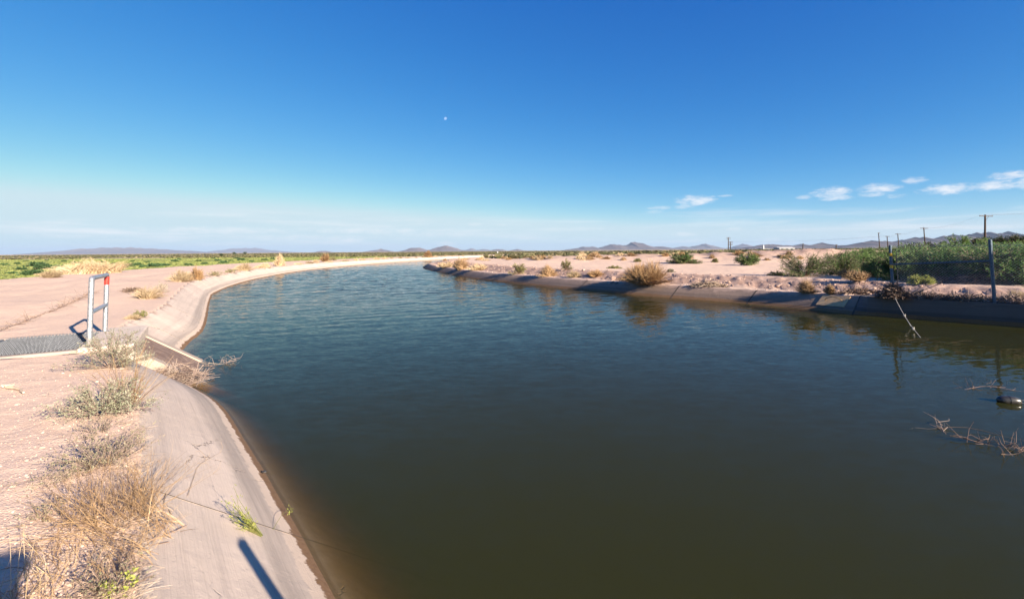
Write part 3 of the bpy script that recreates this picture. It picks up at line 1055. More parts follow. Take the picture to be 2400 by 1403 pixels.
def build_outlet():
    root = empty('drain_outlet', tuple(out_pt(0, 0, 0)))
    inv = Matrix.Translation(-root.location)

    def fin(b, name, mat, bev=0.0, parent=root):
        o = b.build(name, MAT[mat], parent)
        o.data.transform(inv) if parent is root else o.data.transform(inv)
        if bev:
            bevel(o, bev)
        return o
    tag(root, 'concrete drain outlet with steel grating and brown stained chute into the canal', 'drain outlet')
    # curbs each side of the grating
    fin(obox(MB(), -6, -0.10, 1.0, 1.16, -0.3, 0.066), 'curb', 'conc_out', .02)
    fin(obox(MB(), -6, -0.10, -1.16, -1.0, -0.3, 0.066), 'curb', 'conc_out', .02)
    # deck at the canal end of the grating, carries the handrail
    fin(obox(MB(), -0.10, 0.62, -1.22, 1.22, -0.18, 0.10), 'deck', 'conc_deck', .025)
    # pit
    b = MB()
    obox(b, -6, 0.5, -1.0, -0.94, -1.3, -0.02)
    obox(b, -6, 0.5, 0.94, 1.0, -1.3, -0.02)
    obox(b, -6, 0.5, -1.0, 1.0, -1.34, -1.25)
    obox(b, -6.05, -5.95, -1.0, 1.0, -1.3, -0.02)
    fin(b, 'pit', 'pit')
    # chute: side walls follow the slope, floor set lower
    def wedge(n0, n1, b0, b1, z0a, z0b, z1a, z1b):
        v = [out_pt(n0, b0, z0a), out_pt(n1, b0, z0b), out_pt(n1, b1, z0b), out_pt(n0, b1, z0a),
             out_pt(n0, b0, z1a), out_pt(n1, b0, z1b), out_pt(n1, b1, z1b), out_pt(n0, b1, z1a)]
        return MB().add(v, [(3, 2, 1, 0), (4, 5, 6, 7), (0, 1, 5, 4), (1, 2, 6, 5), (2, 3, 7, 6), (3, 0, 4, 7)])
    fin(wedge(0.60, 2.9, -1.0, -0.74, -0.9, -2.4, -0.06, -1.60), 'side_wall', 'conc_out', .02)
    fin(wedge(0.60, 2.9, 0.74, 1.0, -0.9, -2.4, -0.04, -1.57), 'side_wall', 'conc_out', .02)
    fin(wedge(0.62, 2.9, -0.74, 0.74, -0.5, -2.1, -0.085, -1.62), 'chute_floor', 'chute')
    # two sections of serrated bar grating
    for (n0, n1, tilt) in ((-1.42, -0.13, 0.03), (-5.9, -1.45, 0.0)):
        g = fin(obox(MB(), n0, n0 + 0.012, -0.99, 0.99, 0.01, 0.06), 'grate', 'grate')
        fr = MB()
        obox(fr, n1 - 0.012, n1, -0.99, 0.99, 0.01, 0.06)
        obox(fr, n0, n1, 0.978, 0.99, 0.01, 0.06)
        obox(fr, n0, n1, -0.99, -0.978, 0.01, 0.06)
        fin(fr, 'grate_frame', 'grate', parent=g)
        bars = MB()
        x = n0 + 0.05
        while x < n1 - 0.02:
            obox(bars, x, x + 0.007, -0.98, 0.98, 0.012, 0.052)
            for k in range(26):                                   # serrations
                bb = -0.95 + k * 0.076
                obox(bars, x, x + 0.009, bb, bb + 0.03, 0.052, 0.066 + tilt * .5)
            x += 0.048
        fin(bars, 'grate_bars', 'grate', parent=g)['kind'] = 'stuff'
        rods = MB()
        for k in range(19):
            bb = -0.93 + k * 0.103
            rods.tube([out_pt(n0, bb, 0.046), out_pt(n1, bb, 0.046)], 0.005, 4)
        fin(rods, 'cross_rods', 'grate', parent=g)['kind'] = 'stuff'
    return root


build_outlet()


def build_handrail():
    A, B = out_pt(-0.02, -0.76, 0.09), out_pt(-0.02, 0.76, 0.09)
    root = empty('handrail', tuple((A + B) / 2))
    tag(root, 'grey steel pipe handrail with a red band standing by the drain grating', 'handrail')
    o0 = np.array(root.location)
    a, b = A - o0, B - o0
    r, H_ = 0.038, 1.10
    Z = np.array([0, 0, 1.0])
    for p in (a, b):
        o = MB().tube([p, p + Z * (H_ - 0.03)], r, 20).build('post', MAT['galv'], root, True)
        MB().tube([p - Z * .002, p + Z * .012], .07, 20).build('foot_plate', MAT['galv'], o)
    d = unit(b - a)
    top = [a + Z * (H_ - .06)] + [a + Z * (H_ - 0.055) + d * .055 * (1 - math.cos(x)) + Z * .055 * math.sin(x) for x in np.linspace(0.2, 1.57, 5)]
    top += [b + Z * (H_ - 0.055) - d * .055 * (1 - math.cos(x)) + Z * .055 * math.sin(x) for x in np.linspace(1.57, 0.2, 5)] + [b + Z * (H_ - .06)]
    MB().tube(top, r * 1.01, 18).build('top_rail', MAT['galv'], root, True)
    MB().tube([a + Z * .52 + d * .03, b + Z * .52 - d * .03], r * .94, 18).build('middle_rail', MAT['galv'], root, True)
    o = MB().tube([b + Z * (H_ - .19), b + Z * (H_ - .035)], r * 1.06, 20).build('red_band', MAT['red'], root, True)
    o['label'] = 'red tape band at the top of the far post'


build_handrail()


# ------------------------------------------------------------------ plants
def lumpy(az, seed, amp=.3):
    r = np.random.default_rng(seed)
    f = 1.0
    for k in (2, 3, 5):
        f = f + amp / k * 1.6 * np.sin(k * az + r.uniform(0, 6.28))
    return f


def gen_shrub(seed, w, h, n_main=40, n_twig=500, n_leaf=4000, leaf=.05, leaf_w=.35, stem=.008, twig_len=.32, up=.55, flat=.0, twig_sides=3, droop=.12, hollow=.25):
    """branches (V,Q) and leaves (V,Q) of one bush, base at the origin"""
    r = np.random.default_rng(seed)
    az = r.uniform(0, 2 * math.pi, n_main)
    rad = r.uniform(hollow, 1, n_main) ** .7 * lumpy(az, seed)
    zz = np.sqrt(np.clip(1.02 - np.clip(rad, 0, 1) ** 2, .03, 1)) * r.uniform(.62, 1.08, n_main)
    end = np.stack([np.cos(az) * rad * w / 2 * .82, np.sin(az) * rad * w / 2 * .82, zz * h * .84 + flat], 1)
    base = np.stack([np.cos(az) * w * .05 * r.uniform(0, 1, n_main), np.sin(az) * w * .05 * r.uniform(0, 1, n_main), np.full(n_main, -.03)], 1)
    ctrl = base + (end - base) * np.array([.35, .35, up]) + r.normal(0, .05, (n_main, 3)) * w * .3
    t = np.linspace(0, 1, 6)[None, :, None]
    main = (1 - t) ** 2 * base[:, None] + 2 * t * (1 - t) * ctrl[:, None] + t * t * end[:, None]
    mr = stem * np.linspace(1, .35, 6)[None] * r.uniform(.6, 1.2, n_main)[:, None]
    V1, Q1 = tubes(main, mr, 4)
    # twigs
    k = r.integers(0, n_main, n_twig)
    tt = r.uniform(.25, 1.0, n_twig)
    f = tt * 5
    i0 = np.clip(f.astype(int), 0, 4)
    fr = (f - i0)[:, None]
    st = main[k, i0] * (1 - fr) + main[k, i0 + 1] * fr
    tan = unit(main[k, i0 + 1] - main[k, i0])
    out = unit(np.stack([st[:, 0], st[:, 1], np.full(n_twig, h * .25)], 1))
    d = unit(tan * .6 + out * .5 + r.normal(0, .55, (n_twig, 3)))
    ln = twig_len * r.uniform(.4, 1.15, n_twig)[:, None] * min(w, 2 * h) * .5
    p1 = st + d * ln * .5
    p2 = st + d * ln + np.array([0, 0, -1.0]) * ln * droop
    p2[:, 2] = np.maximum(p2[:, 2], .015)
    tw = np.stack([st, p1, p2], 1)
    tr_ = stem * .38 * np.array([1, .75, .3])[None] * np.ones((n_twig, 1))
    V2, Q2 = tubes(tw, tr_, twig_sides)
    B = (np.vstack([V1, V2]), np.vstack([Q1, Q2 + len(V1)]))
    Lv = None
    if n_leaf:
        k = r.integers(0, n_twig, n_leaf)
        tt = r.uniform(.15, 1.0, n_leaf)[:, None]
        pos = np.where(tt < .5, tw[k, 0] + (tw[k, 1] - tw[k, 0]) * tt * 2, tw[k, 1] + (tw[k, 2] - tw[k, 1]) * (tt * 2 - 1))
        pos = pos + r.normal(0, leaf * .25, (n_leaf, 3))
        dd = unit(tw[k, 2] - tw[k, 0]) * .7 + r.normal(0, .7, (n_leaf, 3))
        ll = leaf * r.uniform(.55, 1.35, n_leaf)
        Lv = leaf_quads(pos, dd, ll, ll * leaf_w)
    return B, Lv


def gen_brush(seed, w, h, n=900, stem=.0035, k=5, sub=2.0, lean=(0, 0), flatness=.6, sides=3, base=.22, straight=.5):
    """dry stalks fanning out of a crown, with side stalks"""
    r = np.random.default_rng(seed)
    az = r.uniform(0, 2 * math.pi, n)
    rr = np.sqrt(r.uniform(0, 1, n))
    b0 = np.stack([np.cos(az) * rr * w * base, np.sin(az) * rr * w * base, np.full(n, -.02)], 1)
    a2 = az + r.normal(0, .5, n)
    sp = r.beta(1.5, 1.25, n) * 1.12 * lumpy(a2, seed, .4)
    hh = h * (.32 + .78 * r.beta(2.0, 1.7, n)) * np.sqrt(np.clip(1.08 - (sp * flatness) ** 2, .06, 1.2)) * lumpy(a2 * 1.0 + 1.7, seed + 5, .25)
    tip = np.stack([np.cos(a2) * sp * w / 2 + lean[0] * w, np.sin(a2) * sp * w / 2 + lean[1] * w, hh], 1)
    ct = b0 + (tip - b0) * np.array([.42, .42, straight + .22]) + r.normal(0, .03, (n, 3)) * w
    t = np.linspace(0, 1, k)[None, :, None]
    path = (1 - t) ** 2 * b0[:, None] + 2 * t * (1 - t) * ct[:, None] + t * t * tip[:, None]
    rad = stem * np.linspace(1, .3, k)[None] * r.uniform(.5, 1.3, n)[:, None]
    V, Q = tubes(path, rad, sides)
    m = int(n * sub)
    i = r.integers(0, n, m)
    j = r.integers(1, k - 1, m)
    st = path[i, j]
    tan = unit(path[i, j + 1] - path[i, j])
    d = unit(tan + r.normal(0, .4, (m, 3)))
    ln = h * r.uniform(.12, .42, m)[:, None]
    p = np.stack([st, st + d * ln * .55, st + unit(d + r.normal(0, .25, (m, 3))) * ln], 1)
    V2, Q2 = tubes(p, stem * .6 * np.array([1, .7, .3])[None] * np.ones((m, 1)), sides)
    return np.vstack([V, V2]), np.vstack([Q, Q2 + len(V)])


def plant(name, loc, leafy=None, brush=None, mats=('brown', 'mesquite'), label=None, cat='shrub', group=None, rz=0.0, scale=1.0):
    root = empty(name, tuple(loc), rz, scale)
    if leafy is not None:
        B, Lv = leafy
        MB().add(*B).build('branches', MAT[mats[0]], root)
        if Lv is not None:
            MB().add(*Lv).build('foliage', MAT[mats[1]], root)
    if brush is not None:
        MB().add(*brush).build('stalks', MAT[mats[-1] if leafy is not None else mats[0]], root)
    tag(root, label, cat, group)
    return root


def on_ground(u, v, z=0.0):
    """first bank or plain point under a pixel's ray"""
    r = ray(u, v)
    d = 1.2 * (900 / 1.2) ** np.linspace(0, 1, 1400)
    q = np.array([0, 0, EYE]) + (d / r[1])[:, None] * r
    dl, _ = sdist(q[:, 0], q[:, 1], EL_, NL)
    dr, _ = sdist(q[:, 0], q[:, 1], ER_, NR)
    h = height(q[:, 0], q[:, 1])
    ok = (q[:, 2] <= h) & ((dl > .06) | (dr > .06))
    i = int(np.argmax(ok)) if ok.any() else 800
    return np.array([q[i, 0], q[i, 1], h[i]])


def px(p, n):                                                    # metres spanned by n photo pixels at p
    return n * p[1] / F


def build_left_plants():
    # silver-leaved shrubs and dry brush along the near bank
    p = P(262, 856, .05)
    plant('shrub', p, gen_shrub(11, 1.05, .58, 56, 900, 5600, .020, .42, .0045, .30, .5, twig_sides=3), mats=('grey_twig', 'silver'),
          label='silvery green shrub spilling over the drain outlet deck beside the handrail')
    p = P(238, 968, .03)
    plant('shrub', p, gen_shrub(12, 1.10, .42, 60, 1000, 6200, .018, .42, .0042, .30, .45), mats=('grey_twig', 'silver'),
          label='silvery green shrub in the bare gravel below the drain outlet')
    q = P(300, 955, .0)
    plant('dead_weed', q, brush=gen_brush(13, .95, .62, 70, .0028, 5, 1.6, base=.05, straight=.3), mats=('dry',), cat='weed',
          label='thin wiry tan weed fanning over the concrete beside the silvery shrub')
    p = P(240, 1085, .03)
    plant('shrub', p, gen_shrub(14, 1.0, .28, 54, 900, 2800, .015, .42, .0038, .32, .42), mats=('grey_twig', 'silver_brown'),
          label='faded purplish grey shrub between the silvery shrub and the straw brush')
    p = P(232, 1010, .02)
    plant('shrub', p, gen_shrub(15, .5, .16, 30, 300, 500, .014, .42, .003, .32, .35), mats=('grey_twig', 'silver_brown'),
          label='low tangle of dead purplish twigs under the silvery shrub')
    # the big straw-coloured brush: several crowns, one plant each
    p = P(268, 1205, .02)
    plant('dry_brush', p, brush=gen_brush(21, .92, .31, 230, .0016, 7, 2.2, (-.06, .05), .9, base=.25, straight=.25), mats=('dry',), cat='dry brush',
          label='large straw coloured dry brush arching over the concrete edge')
    p = P(345, 1250, -.05)
    plant('dry_brush', p, brush=gen_brush(22, .85, .24, 130, .0017, 6, 2.0, (-.35, .0), .9), mats=('dry',), cat='dry brush',
          label='flattened golden stalks rooted at the end of the concrete joint')
    p = P(195, 1335, .02)
    plant('dry_brush', p, brush=gen_brush(23, .78, .17, 170, .0016, 6, 2.4, (0, 0), .9, base=.4), mats=('dry',), cat='dry brush',
          label='pale trampled dry brush in the shade at the lower corner')
    p = P(255, 1385, .02)
    plant('dry_brush', p, leafy=gen_shrub(24, .45, .18, 30, 340, 700, .012, .4, .003), mats=('brown', 'silver_brown'), cat='dry brush',
          label='brown twiggy brush on the bank at the bottom edge beside the concrete')
    p = P(40, 1395, .02)
    plant('dry_brush', p, brush=gen_brush(25, .40, .30, 18, .0020, 5, .6, (0, 0), .7, base=.4), mats=('tan',), cat='dry brush',
          label='tall thin pale stalks at the bottom corner')
    p = P(270, 1402, .0)
    plant('weed', p, gen_shrub(26, .22, .11, 14, 80, 320, .02, .5, .002), mats=('brown', 'lime'), cat='weed',
          label='small yellow green weed at the bottom edge beside the concrete')
    p = P(95, 1215, .02)
    plant('weed', p, gen_shrub(27, .34, .12, 24, 160, 420, .014, .4, .002), mats=('brown', 'silver_brown'), cat='weed',
          label='low grey weed in the gravel left of the straw brush')


build_left_plants()


def weed_row():
    """weeds along the far stretch of the near bank"""
    spec = [  # name, kind, u, v, width px, height px, label
        ('dry_clump', 'tan', 218, 640, 122, 27, 'wide clump of tall straw coloured grass on the berm edge before the green field'),
        ('dry_clump', 'orange', 460, 656, 40, 26, 'rusty orange dry clump on the bank at the start of the green weeds'),
        ('weed', 'silver', 378, 686, 42, 32, 'grey green weed at the concrete edge beyond the handrail'),
        ('dead_weed', 'tan', 345, 700, 60, 26, 'flat brown dead weed sprawled on the gravel beside the grey weed'),
        ('dead_weed', 'tan', 425, 660, 56, 24, 'pale brown dead weed on the bank before the rusty clump'),
        ('weed', 'olive', 502, 647, 46, 14, 'low olive green weed just past the rusty clump'),
        ('weed', 'olive', 542, 640, 40, 11, 'second low olive weed past the rusty clump'),
        ('dry_clump', 'tan', 572, 634, 34, 16, 'pale tan clump ending the row of olive weeds'),
        ('weed', 'olive', 327, 757, 36, 15, 'small yellow green weed in the gravel right of the handrail'),
        ('dead_weed', 'tan', 312, 776, 34, 9, 'tiny dry weed in the gravel close behind the handrail'),
        ('dead_weed', 'brown', 310, 684, 50, 10, 'dark dead twigs lying on the gravel left of the grey weed'),
        ('dry_clump', 'tan', 655, 623, 22, 24, 'upright pale stalk clump on the far stretch of the near bank'),
        ('dry_clump', 'orange', 762, 613, 26, 17, 'small rusty clump far along the near bank'),
        ('weed', 'olive', 780, 610, 18, 10, 'small green weed next to the far rusty clump'),
        ('dry_clump', 'tan', 120, 650, 60, 16, 'thin pale grass left of the wide straw clump on the berm edge'),
        ('weed', 'dark', 150, 640, 34, 20, 'dark green weed touching the wide straw clump at its left'),
    ]
    for i, (nm, kind, u, v, w, h, lab) in enumerate(spec):
        p = on_ground(u, v)
        wm, hm = px(p, w), px(p, h)
        th = max(.004, .00045 * p[1])
        if kind in ('silver', 'olive', 'dark'):
            lf = max(.03, .0016 * p[1])
            plant(nm, p, gen_shrub(400 + i, wm, hm, 40, 380, 900, lf, .35, th), mats=('grey_twig', {'silver': 'silver', 'olive': 'olive', 'dark': 'field_shrub'}[kind]), label=lab, cat='weed')
        else:
            n = 420 if w < 90 else 1000
            base = .22 if w < 90 else .42
            plant(nm, p, brush=gen_brush(400 + i, wm, hm, n, th, 4, 1.2, (0, 0), .8 if w < 90 else .45, base=base), mats=({'dry': 'dry', 'tan': 'tan', 'orange': 'orange', 'brown': 'brown'}[kind],), label=lab, cat='dry grass' if nm == 'dry_clump' else 'weed')
    # the ragged line of pale weeds along the lining further off
    protos = []
    for k in range(3):
        protos.append(plant('dead_weed', (0, 0, 0), brush=gen_brush(450 + k, 1.5, .42, 260, .016, 4, 1.2, (0, 0), .9, base=.35), mats=('tan',)))
    r = np.random.default_rng(5)
    s0, s1 = s_near(WL, SL, (-23.5, 45)), s_near(WL, SL, (-13, 152))
    used = set()
    q = s0
    while q < s1:
        c = curve_at(EL_, SL, np.array([q]))[0]
        nn = curve_at(NL, SL, np.array([q]))[0]
        c = c + nn * r.uniform(.5, 1.6)
        k = int(r.integers(0, 3))
        o = protos[k] if k not in used else copy_tree(protos[k])
        used.add(k)
        o.location = (c[0], c[1], hz(*c))
        o.rotation_euler = (0, 0, r.uniform(0, 6.28))
        o.scale = (r.uniform(.6, 1.2), r.uniform(.6, 1.2), r.uniform(.5, 1.15))
        tag(o, 'pale dry weed in the ragged line along the far curve of the near bank', 'weed', 'dry weeds along the curve')
        q += r.uniform(2.6, 6.5)


weed_row()


def sprigs():
    """small weed growing from the joint, dead branches, sticks"""
    # green weed on the joint: stalks bending left from one root
    p, t, upv = slope_point(612, 1254, 'L')
    r = np.random.default_rng(3)
    root = empty('weed', tuple(p))
    tag(root, 'small pale green weed growing from the concrete joint near the water', 'weed')
    n = 34
    side = t * 1.0
    paths = []
    for i in range(n):
        a = r.uniform(.12, .42)
        d = unit(upv * r.uniform(.5, 1.0) * .9 + side * r.uniform(-.1, .55) + np.array([0, 0, .25]))
        q = [np.zeros(3) + r.normal(0, .006, 3)]
        for k in range(4):
            d = unit(d + r.normal(0, .12, 3))
            q.append(q[-1] + d * a / 4)
        paths.append(q)
    paths = np.array(paths)
    V, Q = tubes(paths, np.linspace(.0026, .0012, 5)[None] * np.ones((n, 1)), 4)
    MB().add(V, Q).build('stalks', MAT['olive'], root)
    k = r.integers(0, n, 260)
    j = r.integers(2, 5, 260)
    pos = paths[k, j] + r.normal(0, .010, (260, 3))
    Lq = leaf_quads(pos, unit(paths[k, j] - paths[k, j - 1]) + r.normal(0, .4, (260, 3)), r.uniform(.014, .03, 260), .006)
    MB().add(*Lq).build('foliage', MAT['lime'], root)
    p, t, upv = slope_point(640, 1240, 'L')
    root = empty('weed', tuple(p))
    tag(root, 'thin single sprig reaching from the joint to the waterline', 'weed')
    tip = slope_point(681, 1212, 'L')[0] + np.array([0, 0, .06]) - p
    pts = [tip * x + np.array([0, 0, .04 * math.sin(x * 3)]) for x in np.linspace(0, 1, 6)]
    MB().tube(pts, np.linspace(.002, .0012, 6), 4).build('stalk', MAT['olive'], root)
    Lq = leaf_quads(tip + r.normal(0, .014, (26, 3)), r.normal(0, 1, (26, 3)), r.uniform(.012, .025, 26), .006)
    MB().add(*Lq).build('foliage', MAT['lime'], root)
    # dead branches lying over the slope from the brush
    def branch(name, pix, side, r0, label, mat='grey_twig', forks=6, seed=1, cat='branch', lift=.012):
        rr = np.random.default_rng(seed)
        pts = [slope_point(u, v, side)[0] + np.array([0, 0, lift]) for (u, v) in pix]
        fine = catmull(np.array(pts), .08, 0)
        root = empty(name, tuple(fine[0]))
        tag(root, label, cat)
        o0 = fine[0]
        MB().tube(fine - o0, np.linspace(r0, r0 * .35, len(fine)), 5).build('stem', MAT[mat], root)
        for _ in range(forks):
            i = rr.integers(len(fine) // 4, len(fine) - 1)
            d = unit(fine[min(i + 1, len(fine) - 1)] - fine[i - 1]) + rr.normal(0, .55, 3)
            d[2] = abs(d[2]) * .4
            ln = rr.uniform(.08, .28)
            a = fine[i] - o0
            MB().tube([a, a + unit(d) * ln * .5, a + unit(d + rr.normal(0, .3, 3)) * ln], [r0 * .5, r0 * .4, r0 * .2], 4).build('twig', MAT[mat], root)
        return root
    branch('dead_branch', [(434, 1238), (405, 1215), (365, 1195), (322, 1180)], 'L', .007, 'bleached dead branch running from the concrete joint up into the straw brush', 'bleached', 7, 4)
    branch('dead_branch', [(436, 1236), (410, 1248), (375, 1262), (335, 1275)], 'L', .007, 'darker dead branch lying below the bleached one at the concrete joint', 'grey_twig', 7, 5)
    branch('dead_branch', [(390, 1160), (385, 1185), (405, 1200)], 'L', .0035, 'thin curved twig above the bleached branch on the concrete', 'bleached', 3, 6)
    branch('dead_weed', [(440, 1165), (455, 1120), (470, 1090), (520, 1060)], 'L', .0018, 'hair thin dry stem lying on the middle of the near concrete panel', 'dry', 4, 7)
    # dead vine and a root on the gravel
    def lie(name, pix, r0, label, mat, forks, seed, spread=.3):
        rr = np.random.default_rng(seed)
        pts = np.array([on_ground(u, v) + np.array([0, 0, r0 + .01]) for (u, v) in pix])
        fine = catmull(pts, .10, 0)
        fine[:, :2] += rr.normal(0, .02, (len(fine), 2))
        root = empty(name, tuple(fine[0]))
        tag(root, label, 'branch')
        o0 = fine[0]
        MB().tube(fine - o0, r0 * (.5 + .5 * np.sin(np.linspace(.25, 2.9, len(fine)))), 6).build('stem', MAT[mat], root)
        if forks:
            pp = []
            for _ in range(forks):
                i = rr.integers(1, len(fine) - 1)
                a = fine[i] - o0
                d = np.array([rr.normal(0, 1), rr.normal(0, 1), abs(rr.normal(0, .25))])
                ln = spread * rr.uniform(.3, 1.2)
                pp.append([a, a + unit(d) * ln * .5, a + unit(d + rr.normal(0, .4, 3)) * ln])
            V, Q = tubes(np.array(pp), np.array([.7, .5, .25])[None] * r0 * np.ones((forks, 1)), 3)
            MB().add(V, Q).build('twigs', MAT[mat], root)['kind'] = 'stuff'
    lie('dead_vine', [(-20, 782), (40, 762), (90, 742), (140, 722), (190, 700), (215, 688)], .007, 'dark dead vine trailing across the gravel behind the handrail', 'brown', 170, 31, .35)
    lie('dead_branch', [(0, 912), (14, 908), (28, 911), (42, 919), (55, 926)], .016, 'bleached piece of wood on the gravel at the picture edge', 'bleached', 0, 32)
    lie('dead_vine', [(290, 685), (310, 690), (330, 688), (352, 694)], .006, 'dark dead sticks lying in the gravel beside the grey weed', 'brown', 30, 33, .3)
    # dark pebble by the waterline
    p = P(619, 1106, -.66)
    stone('stone', p, .022, 41, 'small dark pebble at the waterline of the near concrete', 'buoy')


def stone(name, p, r0, seed, label, mat='rock', flat=.6):
    rr = np.random.default_rng(seed)
    import bmesh
    bm = bmesh.new()
    bmesh.ops.create_icosphere(bm, subdivisions=2, radius=1.0)
    ax = rr.normal(0, 1, (5, 3))
    for v in bm.verts:
        c = np.array(v.co)
        f = 1.0
        for a in ax:
            f -= .22 * max(0, np.dot(c, unit(a)) - .45)
        v.co = Vector(c * f * np.array([1.25, .9, flat]) * r0)
    me = bpy.data.meshes.new(name)
    bm.to_mesh(me)
    bm.free()
    me.materials.append(MAT[mat])
    o = link(name, me)
    o.location = (p[0], p[1], p[2] + r0 * flat * .35)
    o.rotation_euler = (0, 0, rr.uniform(0, 6.28))
    tag(o, label, 'stone')
    return o


sprigs()


def gravel():
    """loose gravel near the camera, clods on the far bank"""
    r = np.random.default_rng(17)
    import bmesh
    bm = bmesh.new()
    bmesh.ops.create_icosphere(bm, subdivisions=1, radius=1.0)
    base = np.array([v.co[:] for v in bm.verts])
    tri = np.array([[v.index for v in f.verts] for f in bm.faces])
    bm.free()

    def scatter(name, xy, size, mat, label, sink=.25, flat=.6):
        n = len(xy)
        z = height(xy[:, 0], xy[:, 1])
        ok = z > -1.0
        xy, z, size = xy[ok], z[ok], size[ok]
        n = len(xy)
        V = base[None] * (1 + r.normal(0, .18, (n, len(base), 1)))
        V = V * (size[:, None] * np.array([1.2, .95, flat]) * r.uniform(.75, 1.25, (n, 3)))[:, None, :]
        a = r.uniform(0, 6.28, n)
        c, s_ = np.cos(a)[:, None], np.sin(a)[:, None]
        x = V[..., 0] * c - V[..., 1] * s_
        y = V[..., 0] * s_ + V[..., 1] * c
        V = np.stack([x + xy[:, 0:1], y + xy[:, 1:2], V[..., 2] + z[:, None] + (size * flat * sink)[:, None]], -1)
        T = (tri[None] + np.arange(n)[:, None, None] * len(base)).reshape(-1, 3)
        o = MB().add(V.reshape(-1, 3), tris=T).build(name, MAT[mat])
        tag(o, label, kind='stuff')
    n = 11500
    d = 1.6 * (9.5 / 1.6) ** r.uniform(0, 1, n)
    a = np.radians(r.uniform(-56, -26, n))
    xy = np.stack([np.sin(a) * d / np.cos(a) * np.cos(a), np.cos(a) * d], 1)
    dl, _ = sdist(xy[:, 0], xy[:, 1], EL_, NL)
    keep = (dl > .05) & (dl < 11)
    xy = xy[keep]
    size = np.exp(r.normal(math.log(.0034), .45, len(xy)))
    scatter('gravel', xy, size, 'pebble', 'fine pink gravel strewn over the near bank')
    # clods on the far bank face
    q = r.uniform(s_near(WR, SR, (13.5, 14.9)), s_near(WR, SR, (-13.4, 70.7)), 2600)
    off = r.uniform(.3, 3.6, len(q))
    c = curve_at(ER_, SR, q) + curve_at(NR, SR, q) * off[:, None]
    size = np.exp(r.normal(math.log(.024), .55, len(c)))
    scatter('rubble', c, size, 'clod', 'crumbly reddish clods of soil on the far bank face', .1, .75)


def litter():
    """dry stalk litter lying between the plants of the near bank"""
    r = np.random.default_rng(23)
    n = 2600
    v = r.uniform(0, 1, n)
    d = 2.1 * (8.2 / 2.1) ** v
    x = -d * r.normal(.77, .07, n)
    dl, _ = sdist(x, d, EL_, NL)
    k = (dl > -.04) & (dl < 3.5)
    x, d, dl = x[k], d[k], dl[k]
    z = np.where(dl > .0, height(x, d), .012 + .66 * dl) + .012
    a = r.uniform(0, 6.28, len(x))
    ln = r.uniform(.02, .16, len(x)) * np.where(r.uniform(0, 1, len(x)) < .1, 2.0, 1)
    e = np.stack([np.cos(a) * ln / 2, np.sin(a) * ln / 2, r.normal(0, .006, len(x))], 1)
    c = np.stack([x, d, z], 1)
    pth = np.stack([c - e, c + r.normal(0, .012, (len(x), 3)) * np.array([1, 1, .3]), c + e], 1)
    V, Q = tubes(pth, np.array([.0011, .0010, .0006])[None] * r.uniform(.5, 1.5, (len(x), 1)), 3)
    o = MB().add(V, Q).build('litter', MAT['bleached'])
    tag(o, 'broken dry stalks littering the gravel of the near bank', kind='stuff')


litter()


def mat_stones(name, cols):
    m, n = new_mat(name)
    g = n.n('ShaderNodeNewGeometry')
    rp = n.n('ShaderNodeValToRGB')
    rp.color_ramp.elements[0].color = (*cols[0], 1)
    rp.color_ramp.elements[1].color = (*cols[-1], 1)
    for i, c in enumerate(cols[1:-1]):
        rp.color_ramp.elements.new((i + 1) / (len(cols) - 1)).color = (*c, 1)
    n.t.links.new(g.outputs['Random Per Island'], rp.inputs[0])
    surf(n, rp.outputs[0], .9, spec=.15)
    return m


MAT['pebble'] = mat_stones('pebble', [(0.38, 0.28, 0.22), (0.60, 0.44, 0.335), (0.66, 0.49, 0.38), (0.52, 0.39, 0.31), (0.70, 0.54, 0.43)])
MAT['clod'] = mat_stones('clod', [(0.28, 0.18, 0.14), (0.42, 0.29, 0.225), (0.52, 0.37, 0.29)])
gravel()
for i, (u, v, r0) in enumerate([(98, 1049, .022), (210, 1052, .018), (62, 1080, .02), (700, 0, 0), (285, 866, .03), (160, 903, .02), (30, 1140, .016)]):
    if r0:
        stone('stone', on_ground(u, v), r0, 60 + i, ['flat grey stone in the gravel above the shaded corner', 'reddish stone in the gravel left of the faded shrub', 'pale stone below the flat grey stone in the gravel', '',
              'rounded stone at the near end of the drain outlet wall', 'small stone in the gravel between the curb and the silvery shrub', 'small brown stone at the picture edge above the shaded corner'][i])


# ------------------------------------------------------------------ dead brush caught at the outlet and on the far bank
def brush_pile(name, loc, w, d, h, n, seed, label, mat='bleached', r0=.004, rz=0.0, cat='debris', seg=.35):
    r = np.random.default_rng(seed)
    root = empty(name, tuple(loc), rz)
    tag(root, label, cat)
    for part, m, k in (('twigs', mat, n), ('branches', 'brown', n // 4)):
        a = r.uniform(0, 6.28, k)
        rr = np.sqrt(r.uniform(0, 1, k))
        c = np.stack([np.cos(a) * rr * w / 2, np.sin(a) * rr * d / 2, h * (1 - rr ** 2) * r.uniform(0, 1, k)], 1)
        dr = unit(r.normal(0, 1, (k, 3)) * np.array([1, 1, .45]))
        ln = seg * r.uniform(.4, 1.3, k)[:, None]
        p = np.stack([c - dr * ln * .5, c + r.normal(0, .07, (k, 3)) * ln, c + dr * ln * .5 + r.normal(0, .12, (k, 3)) * ln], 1)
        p[..., 2] = np.maximum(p[..., 2], -.02)
        V, Q = tubes(p, (r0 * (1.6 if part == 'branches' else 1)) * np.array([1, .8, .4])[None] * r.uniform(.5, 1.4, (k, 1)), 3)
        MB().add(V, Q).build(part, MAT[m], root)
    return root


